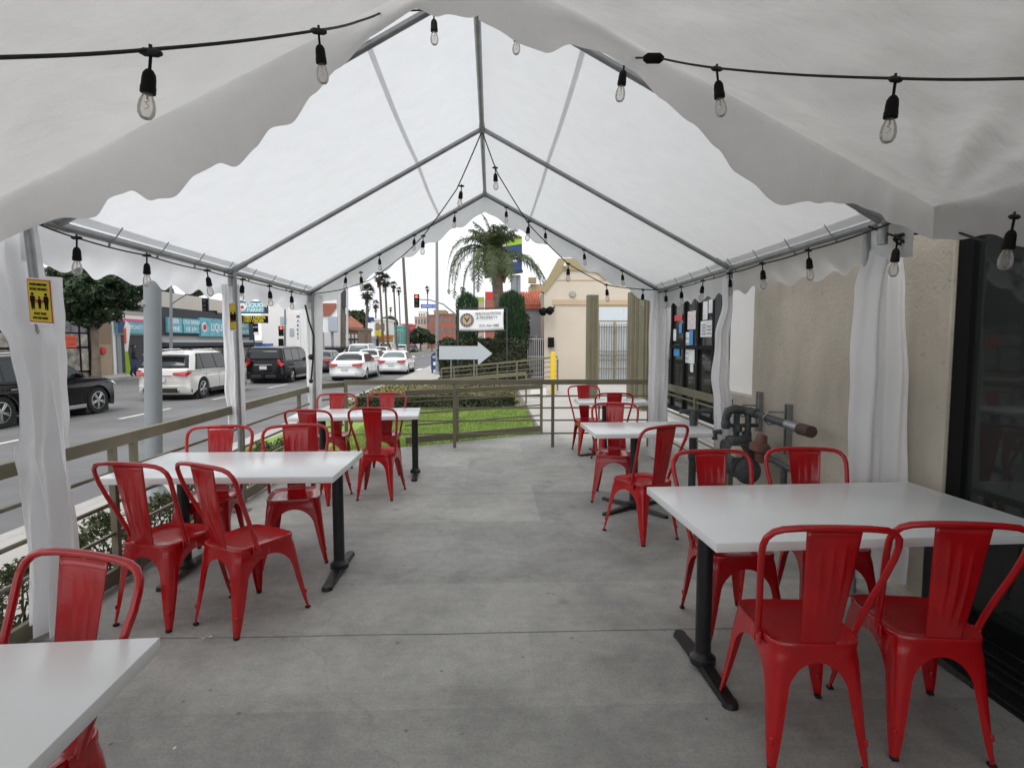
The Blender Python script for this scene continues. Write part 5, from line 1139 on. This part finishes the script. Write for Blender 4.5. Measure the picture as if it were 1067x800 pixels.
# feather banner
t=empty('feather_banner',(-20.9,33.4,-.26),'tall feather banner, orange and white above lime green, by the corner shop','banner')
q=P(131.5,392,33); k=MB(); k.tube([(q.x,33,-.26),(q.x-.02,33,2.3),(q.x+.1,33,2.75)],.015,6); k.build('pole','galv',t)
MB().prism([(0,1.05),(.16,1.05),(.38,2.5),(.1,2.78),(0,2.3)],(q.x,33,-.0),(1,0,0),(0,0,1),(0,-1,0),.01).build('flag','sign_white',t); MB().prism([(0,1.5),(.1,1.5),(.12,2.4),(0,2.3)],(q.x,32.98,0),(1,0,0),(0,0,1),(0,-1,0),.01).build('orange_stripe','sign_orange',t); MB().prism([(0,-.2),(.28,-.2),(.16,1.04),(0,1.04)],(q.x,33,0),(1,0,0),(0,0,1),(0,-1,0),.01).build('flag','lime',t)
# pedestrian (far, ~20 px)
def person(label,x,y,z0,yaw,h=1.7):
    o=empty('person',(x,y,z0),label,'person',rz=yaw); s=h/1.72
    bm=bmesh.new(); J={'p':(0,0,.95,.13),'w':(0,0,1.10,.12),'c':(0,0,1.32,.155),'n':(0,.01,1.47,.055),'h0':(0,.02,1.56,.08),'h1':(0,.02,1.66,.085),
     'lk':(-.10,.06,.50,.065),'la':(-.11,.02,.08,.045),'lt':(-.11,.15,.03,.04),'lh':(-.09,0,.90,.10),'rh':(.09,0,.90,.10),'rk':(.11,-.04,.50,.065),'ra':(.12,-.16,.10,.045),'rt':(.12,-.04,.03,.04),
     'ls':(-.19,0,1.40,.06),'le':(-.25,-.03,1.14,.045),'lw':(-.24,.08,.93,.035),'lf':(-.235,.13,.85,.035),'rs':(.19,0,1.40,.06),'re':(.25,.0,1.14,.045),'rw':(.23,.14,.98,.035),'rf':(.225,.2,.93,.035)}
    E=[('p','w'),('w','c'),('c','n'),('n','h0'),('h0','h1'),('p','lh'),('lh','lk'),('lk','la'),('la','lt'),('p','rh'),('rh','rk'),('rk','ra'),('ra','rt'),('c','ls'),('ls','le'),('le','lw'),('lw','lf'),('c','rs'),('rs','re'),('re','rw'),('rw','rf')]
    ks=list(J); me=bpy.data.meshes.new('body'); me.from_pydata([tuple(a*s for a in J[k][:3]) for k in ks],[(ks.index(a),ks.index(b)) for a,b in E],[]); ob=bpy.data.objects.new('body',me); COL.objects.link(ob); ob.parent=o
    md=ob.modifiers.new('skin','SKIN'); ob.modifiers.new('sub','SUBSURF').render_levels=2
    for v,k in zip(me.skin_vertices[0].data,ks): v.radius=(J[k][3]*s,)*2
    me.skin_vertices[0].data[0].use_root=True
    me.materials.append(M['cloth_dark'])
    k=MB(); k.sphere((0,.03,1.62*s),.095*s,14,(.9,1,1.15)); k.sphere((0,.125*s,1.61*s),.014,6); k.build('face','skin',ob,local=True,smooth=True)
    k=MB(); k.sphere((0,.005,1.655*s),.105*s,14,(.95,1,.95)); k.build('hair','cloth_dark',ob,local=True,smooth=True)
    k=MB()
    for sx in(-1,1): k.tube([(sx*.09,0,.93*s),(sx*.105,.06 if sx<0 else -.04,.50*s),(sx*.115,.02 if sx<0 else -.16,.12*s)],[.115*s,.085*s,.065*s],10)
    k.build('trousers','cloth_blue',ob,local=True,smooth=True); return o
person('pedestrian in dark jacket and blue trousers standing beside the feather banner',P(140,390,31.5).x,31.5,-.256,R(-60))
# ============================================================ VEHICLES
def car(label,x,y,heading,L,Wd,H,style,paint,z=-.40,front_lit=False,detail=True,plate='7KLM392',glass='car_glass'):
    """built nose towards +Y, ground at z=0, then placed"""
    o=empty('parked_car' if False else 'car',(0,0,0),label,'car'); hw=Wd/2; gc=.20
    wb=L*(.60 if style=='suv' else .585); fy_=L/2-L*(.195 if style=='suv' else .185); ry=fy_-wb; wr={'suv':.375,'van':.345,'sedan':.325}[style]; ar=wr+.055
    def arch(cy): return [(cy+ar*math.cos(a),max(gc,wr+ar*math.sin(a)-.02)) for a in [PI*(1-k/12) for k in range(13)]]
    belt=H*.60 if style!='sedan' else H*.63
    hb=belt-.10; 
    Lf,Rr=L/2,-L/2
    top={'suv':[(Lf,.55*belt),(Lf-.03,.82*belt),(Lf-.14,.93*belt),(Lf-.5,.985*belt),(Lf-1.15,belt+.02),(0,belt+.03),(Rr+.35,belt+.05),(Rr+.06,belt+.02),(Rr,.80*belt),(Rr+.02,.52*belt),(Rr-.03,.50*belt),(Rr-.02,.30)],
         'van':[(Lf,.50*belt),(Lf-.05,.80*belt),(Lf-.3,.95*belt),(Lf-1.0,belt+.02),(0,belt+.03),(Rr+.2,belt+.03),(Rr+.03,belt),(Rr,.8*belt),(Rr,.50*belt),(Rr-.05,.48*belt),(Rr-.05,.28)],
         'sedan':[(Lf,.52*belt),(Lf-.04,.74*belt),(Lf-.2,.84*belt),(Lf-.75,.95*belt),(Lf-1.25,belt),(0,belt+.01),(Rr+.95,belt+.03),(Rr+.45,belt+.035),(Rr+.10,belt+.03),(Rr+.02,belt-.03),(Rr,.74*belt),(Rr-.02,.50*belt),(Rr-.04,.46*belt),(Rr-.03,.28)]}[style]
    low=[(Rr+.02,gc+.04)]+[(Rr+.12,gc)]+arch(ry)+arch(fy_)+[(Lf-.12,gc),(Lf-.02,gc+.05)]
    prof=top[::-1] if False else None
    poly=top+low[:]          # front -> over the top -> rear -> underside -> front
    # ensure orientation: top goes front to rear, low rear to front
    def W(z):  # half width of lower body with slight tumblehome & shoulder
        u=z/belt; return hw*(.965+.035*math.sin(PI*min(1,max(0,u*1.05)))-.03*max(0,u-.85)/.15)
    def lower():
        mb=MB(); ts=[-1,-.985,-.94,-.8,-.5,0,.5,.8,.94,.985,1]; n=len(poly)
        cen=V((0,belt*.5))
        for t in ts:
            e=abs(t); ins=0 if e<.95 else (.012 if e<.99 else .035)
            for (yy,zz) in poly:
                endf=max(0,(abs(yy)-(L/2-.9))/.9); plan=endf*endf*.15*L/4.6*(e**2.6)    # rounded plan corners
                y2=yy-math.copysign(plan*1.6,yy); z2=zz-.018*e**4*(1 if zz>.8*belt else 0)
                # inset
                y3=y2-math.copysign(min(ins,abs(y2)),y2)*(1 if abs(yy)>L/2-.25 else 0); z3=z2-(ins if zz>.9*belt else 0)
                xx=t*W(zz)*(1-.07*endf**2)
                mb.v.append(V((xx,y3,z3)))
        for i in range(len(ts)-1):
            for k in range(n): mb.f.append((i*n+k,i*n+(k+1)%n,(i+1)*n+(k+1)%n,(i+1)*n+k))
        tri=geometry.tessellate_polygon([[V((a,b,0)) for a,b in poly]])
        for base in(0,(len(ts)-1)*n): mb.f+= [tuple(i+base for i in f) for f in tri]
        return mb
    body=lower().build('body',paint,o,smooth=38,local=True)
    # cabin
    cb={'suv':[(Lf-1.15,belt-.01),(Lf-1.95,H-.07),(Lf-2.3,H-.012),(-.3,H),(Rr+1.1,H-.035),(Rr+.62,H-.10),(Rr+.50,H-.15),(Rr+.14,belt+.02)],
        'van':[(Lf-.85,belt),(Lf-1.75,H-.07),(Lf-2.1,H),(-.2,H),(Rr+.55,H-.02),(Rr+.22,H-.06),(Rr+.03,belt)],
        'sedan':[(Lf-1.15,belt-.01),(Lf-1.95,H-.05),(Lf-2.35,H),(-.25,H-.0),(Rr+1.45,H-.06),(Rr+.85,belt+.12),(Rr+.55,belt+.02)]}[style]
    roofhalf=hw*({'suv':.70,'sedan':.70,'van':.78}[style])
    def CW(z,y=0): u=(z-belt)/(H-belt); return lerp(hw*.94,roofhalf,max(0,min(1,u)))
    mb=MB(); ts=[-1,-.97,-.85,-.5,0,.5,.85,.97,1]; n=len(cb)
    for t in ts:
        for (yy,zz) in cb:
            e=abs(t); pl=.10*e**2*(1 if yy>Lf-2.2 else (-1 if yy<Rr+1.0 else 0)); mb.v.append(V((t*CW(zz),yy-pl,zz-(.03*e**4 if zz>H-.12 else 0)-(.015 if e>.98 else 0))))
    for i in range(len(ts)-1):
        for k in range(n): mb.f.append((i*n+k,i*n+(k+1)%n,(i+1)*n+(k+1)%n,(i+1)*n+k))
    tri=geometry.tessellate_polygon([[V((a,b,0)) for a,b in cb]])
    for base in(0,(len(ts)-1)*n): mb.f+=[tuple(i+base for i in f) for f in tri]
    mb.build('cabin',paint,o,smooth=38,local=True)
    # glazing: windscreen & rear window follow the cabin's own sloping faces
    def glass_strip(p0,p1,u0,u1,wf,name,lift=.012,gm=glass):
        (ya,za),(yb,zb)=p0,p1; mb=MB(); nrm=V((0,-(zb-za),(yb-ya))); nrm=nrm.normalized(); 
        if nrm.z<0: nrm=-nrm
        def fn(u,v):
            q=lerp(u0,u1,v); yy,zz=lerp(ya,yb,q),lerp(za,zb,q); t=(u*2-1)*wf; pl=.10*t*t*(1 if ya>0 else -1)
            return V((t*CW(zz),yy-pl,zz-.03*t**4*(1 if zz>H-.12 else 0)))+nrm*lift
        mb.grid(fn,10,4); mb.build(name,gm,o,smooth=True,local=True,solid=.006)
    glass_strip(cb[0],cb[1],.08,.98,.93,'windscreen'); 
    if style=='sedan': glass_strip(cb[-2],cb[-3],.0,.9,.86,'rear_window',gm=glass)
    elif style=='suv': glass_strip(cb[-1],cb[-2],.12,.98,.965,'rear_window')
    else: glass_strip(cb[-1],cb[-2],.10,.85,.88,'rear_window')
    # side windows
    wz0=belt+.05; wz1=H-.13
    ya,yb=(cb[1][0]-.05,cb[0][0]-.12)
    segs={'suv':[(Lf-2.03,Lf-1.32,Lf-2.72,Lf-2.72),(Lf-2.80,Lf-2.80,Lf-3.62,Lf-3.66),(Lf-3.68,Lf-3.72,Rr+1.05,Rr+.72)],'van':[(Lf-1.85,Lf-1.05,Lf-2.6,Lf-2.6),(Lf-2.68,Lf-2.68,Lf-3.65,Lf-3.65),(Lf-3.73,Lf-3.73,Rr+.50,Rr+.42)],'sedan':[(Lf-2.05,Lf-1.35,Lf-2.68,Lf-2.68),(Lf-2.75,Lf-2.75,Rr+1.48,Rr+1.08)]}[style]
    for s in(-1,1):
        mb=MB(); (T0,B0,_,_),(_,_,T1,B1)=segs[0],segs[-1]; vs=[V((s*(CW(zz)+.0035),yy,zz)) for yy,zz in((B0+.05,wz0-.025),(T0+.04,wz1+.025),(T1-.06,wz1+.025),(B1-.14,wz0-.025))]; vs+=[v-V((s*.01,0,0)) for v in vs]; mb.add(vs,[(0,1,2,3),(7,6,5,4),(0,1,5,4),(1,2,6,5),(2,3,7,6),(3,0,4,7)]); mb.build('window_trim','trim_black',o,local=True)
        for k,(t0,b0,t1,b1) in enumerate(segs):
            mb=MB(); vs=[]
            for yy,zz in((b0,wz0),(t0,wz1),(t1,wz1),(b1,wz0)): vs.append(V((s*(CW(zz)+.006),yy,zz)))
            vs+=[v-V((s*.012,0,0)) for v in vs]; mb.add(vs,[(0,1,2,3),(7,6,5,4),(0,1,5,4),(1,2,6,5),(2,3,7,6),(3,0,4,7)]); mb.build('side_window',glass,o,local=True)
        if detail:
            mb=MB(); mb.box((s*(hw*.94+.09),Lf-1.62,belt+.09),(.20,.10,.13),None,.03); mb.build('mirror',paint if style!='van' else 'trim_black',o,local=True,smooth=50)
            for k in(0,1): mb=MB(); mb.box((s*(W(belt*.86)+.012),Lf-2.5-1.0*k,belt*.86),(.03,.17,.025),None,.008); mb.build('door_handle','chrome' if paint!='car_white' else paint,o,local=True)
            mb=MB()
            for yy in(Lf-1.55,Lf-2.72,Lf-3.66): mb.box((s*(W(belt*.6)+.0015),yy,belt*.62),(.004,.010,belt*.62)); 
            mb.build('door_seam','trim_black',o,local=True)
            mb=MB(); mb.box((s*(W(gc+.1)+.006),(fy_+ry)/2,gc+.07),(.03,wb-2*ar-.05,.10),None,.01); mb.build('sill_trim','chrome' if paint=='car_black' else 'trim_black',o,local=True)
            if style=='suv': mb=MB(); mb.tube([(s*(roofhalf-.06),Lf-2.3,H-.01),(s*(roofhalf-.06),Lf-2.5,H+.035),(s*(roofhalf-.06),Rr+1.1,H+.02),(s*(roofhalf-.06),Rr+.9,H-.03)],.018,6); mb.build('roof_rail','chrome',o,local=True)
    # wheels
    for s in(-1,1):
        for cy in(fy_,ry):
            xo=s*(hw-.115); mb=MB(); mb.lathe([(wr*.62,-.10),(wr*.93,-.105),(wr,-.07),(wr,.07),(wr*.93,.105),(wr*.62,.10)],(xo,cy,wr),28,axis=(1,0,0)); wh=mb.build('wheel','tyre',o,smooth=35,local=True)
            mb=MB(); mb.lathe([(wr*.66,-.02),(wr*.66,.0),(wr*.60,.005),(wr*.60,-.01)],(xo+s*.102,cy,wr),24,axis=(s,0,0))
            mb.lathe([(.055,-.02),(.055,.012),(.03,.018)],(xo+s*.095,cy,wr),12,axis=(s,0,0))
            for k in range(10):
                a=2*PI*k/10+(.16 if k%2 else -.16)*.6; d=V((0,math.cos(a),math.sin(a))); a2=a+(.10 if k%2 else -.10); e=V((0,math.cos(a2),math.sin(a2))); c=V((xo+s*.098,cy,wr)); mb.tube([c+d*.05,c+e*wr*.62],[.020,.015],5)
            mb.build('rim','alloy',wh,local=True,smooth=40)
            mb=MB(); mb.lathe([(.0,0),(wr*.6,0),(wr*.6,.01)],(xo+s*.06,cy,wr),16,axis=(s,0,0)); mb.build('brake_disc','trim_black',wh,local=True)
            mb=MB(); mb.tube([(s*(W(.5)-.006),cy+(ar+.008)*math.cos(a),max(gc,wr-.02+(ar+.008)*math.sin(a))) for a in [PI*k/14 for k in range(15)]],.016,6); mb.build('wheel_arch',paint if style=='sedan' or paint=='car_black' else ('trim_black' if style=='suv2' else paint),o,local=True,smooth=60)
    # wheel wells (dark)
    mb=MB(); mb.box((0,fy_,wr+.02),(Wd-.10,ar*1.9,ar*1.6)); mb.box((0,ry,wr+.02),(Wd-.10,ar*1.9,ar*1.6)); mb.box((0,0,gc+.12),(Wd-.12,L-.6,.12)); mb.build('underbody','trim_black',o,local=True)
    # rear lamps, plate, bumper
    tz=belt*.90 if style!='van' else belt*.98; th={'suv':.14,'van':.42,'sedan':.16}[style]; tw={'suv':.42,'van':.20,'sedan':.42}[style]
    for s in(-1,1):
        mb=MB(); x1=s*(W(tz)*.94); vs=[(x1-s*tw,Rr-.012,tz-th*.28),(x1-s*.06,Rr+.045,tz-th*.5),(x1+s*.028,Rr+.16,tz-th*.35),(x1+s*.03,Rr+.38,tz+th*.35),(x1+s*.0,Rr+.12,tz+th*.5),(x1-s*tw,Rr-.004,tz+th*.28)]
        vs=[V(v) for v in vs]; mb.add(vs+[v+V((-s*.05,.09,0)) for v in vs],[(0,1,2,3,4,5),(11,10,9,8,7,6)]+[(i,(i+1)%6,(i+1)%6+6,i+6) for i in range(6)]); mb.build('tail_light','tail_red',o,local=True)
        mb=MB(); vs=[(s*hw*.45,Lf-.02,belt*.74),(s*hw*.88,Lf-.14,belt*.76),(s*hw*.96,Lf-.45,belt*.85),(s*hw*.80,Lf-.22,belt*.88),(s*hw*.45,Lf-.05,belt*.82)]; vs=[V(v)+V((0,.02,.0)) for v in vs]; mb.add(vs+[v+V((-s*.06,-.12,0)) for v in vs],[(0,1,2,3,4),(9,8,7,6,5)]+[(i,(i+1)%5,(i+1)%5+5,i+5) for i in range(5)]); mb.build('headlight','headlamp',o,local=True)
    pz={'suv':belt*.70,'van':belt*.72,'sedan':belt*.64}[style]
    mb=MB(); mb.box((0,Rr-.012,pz),(.34,.02,.16),None,.004); pl=mb.build('number_plate','plate',o,local=True)
    if detail: mb=MB(); mb.box((0,Rr-.015,.36),(Wd*.60,.05,.16),None,.02); mb.build('bumper_insert','trim_black' if style!='sedan' else paint,o,local=True); mb=MB(); mb.box((0,Rr-.008,pz+.14),(Wd*.42,.02,.03),None,.006); mb.build('tailgate_trim','chrome',o,local=True)
    mb=MB(); mb.box((0,Lf-.012,.40),(Wd*.55,.06,.22),None,.02); mb.build('grille','trim_black',o,local=True)
    if style=='suv' and detail:
        mb=MB(); mb.box((0,Rr+.36,H-.06),(Wd*.62,.34,.035),None,.012); mb.build('roof_spoiler',paint,o,local=True)
        for s in(-1,1): mb=MB(); mb.cyl((s*hw*.6,Rr-.06,.33),(s*hw*.6,Rr+.1,.33),.045); mb.build('exhaust_tip','chrome',o,local=True)
    o.location=(x,y,z); o.rotation_euler=(0,0,R(-heading)); return o
car('black crossover seen side on at the left edge of the street',-12.05,15.05,5,4.85,1.9,1.70,'suv','car_black')
car('pearl white crossover with tapering side glass, seen from behind right',-11.12,22.2,1,4.85,1.9,1.70,'suv','car_pearl',glass='car_glass')
car('black minivan seen from behind next to the left middle leg',-10.8,30.2,0,5.1,1.98,1.78,'van','car_black')
car('dark blue sedan half hidden behind the far left curtain',-11.2,39.5,0,4.8,1.85,1.45,'sedan','car_dark')
car('white sedan with wide red tail lights nearest the corner of the railing',-7.45,31.9,0,4.85,1.82,1.46,'sedan','car_white')
car('white sedan parked furthest right, showing one red tail light',-6.05,37.3,0,4.7,1.80,1.45,'sedan','car_white',glass='car_glass_light')
car('silver-white sedan ahead between the two nearer white sedans',-8.9,43.2,0,4.7,1.82,1.48,'sedan','car_pearl')
car('white van-like car beyond the queue of sedans',-11.1,51,0,4.9,1.95,1.85,'van','car_white',glass='car_glass_light')
car('small white car in the queue just right of the white van',-12.0,64,0,4.5,1.8,1.5,'sedan','car_white',detail=False)
car('white sedan peeking out left of the white van in the queue',-12.9,55,0,4.6,1.8,1.42,'sedan','car_white',detail=False)
car('white car parked sideways beside the liquor shop',-22.4,57,90,4.5,1.8,1.5,'suv','car_white',detail=False)
car('far white van parked at the left kerb under the palms',-14.9,84,0,4.9,1.95,1.9,'van','car_white',detail=False)
car('far white car parked beyond the white van under the palms',-14.6,96,0,4.6,1.85,1.55,'suv','car_white',detail=False)
car('tiny dark car near the round tree at the end of the road',-15.2,112,0,4.6,1.85,1.5,'suv','car_dark',detail=False)
# ============================================================ LIGHT
w=bpy.data.worlds.new('World'); scene.world=w; w.use_nodes=True; nt=w.node_tree; n=nt.nodes; L=nt.links; bg=n['Background']
sk=n.new('ShaderNodeTexSky'); sk.sky_type='NISHITA'; sk.sun_disc=False; sk.sun_elevation=R(58); sk.sun_rotation=R(200); sk.air_density=1.0; sk.dust_density=6; sk.ozone_density=1
hs=n.new('ShaderNodeHueSaturation'); hs.inputs['Saturation'].default_value=.10
L.new(sk.outputs[0],hs.inputs['Color'])
# overcast: cloud layer evens out the clear sky
tc=n.new('ShaderNodeTexCoord'); nz=n.new('ShaderNodeTexNoise'); nz.inputs['Scale'].default_value=2.2; nz.inputs['Detail'].default_value=7; L.new(tc.outputs['Generated'],nz.inputs[0])
rp=n.new('ShaderNodeValToRGB'); rp.color_ramp.elements[0].position=.3; rp.color_ramp.elements[0].color=(10.6,10.9,11.3,1); rp.color_ramp.elements[1].position=.7; rp.color_ramp.elements[1].color=(12.2,12.3,12.5,1); L.new(nz.outputs['Fac'],rp.inputs[0])
mx=n.new('ShaderNodeMix'); mx.data_type='RGBA'; mx.inputs[0].default_value=.72; L.new(hs.outputs[0],mx.inputs[6]); L.new(rp.outputs[0],mx.inputs[7])
L.new(mx.outputs[2],bg.inputs[0]); bg.inputs[1].default_value=.10
sn=bpy.data.lights.new('sun','SUN'); sn.energy=.9; sn.angle=R(25); sn.color=(1,.975,.94); so=bpy.data.objects.new('sun',sn); COL.objects.link(so)
d=V((math.sin(R(200))*math.cos(R(58)),math.cos(R(200))*math.cos(R(58)),math.sin(R(58)))); so.rotation_euler=d.to_track_quat('Z','Y').to_euler(); so.location=(0,0,30)
scene.view_settings.view_transform='Standard'; scene.view_settings.look='None'; scene.view_settings.gamma=1; scene.view_settings.exposure=.38
scene.render.engine='CYCLES'; scene.cycles.max_bounces=10; scene.cycles.diffuse_bounces=5; scene.cycles.transparent_max_bounces=16
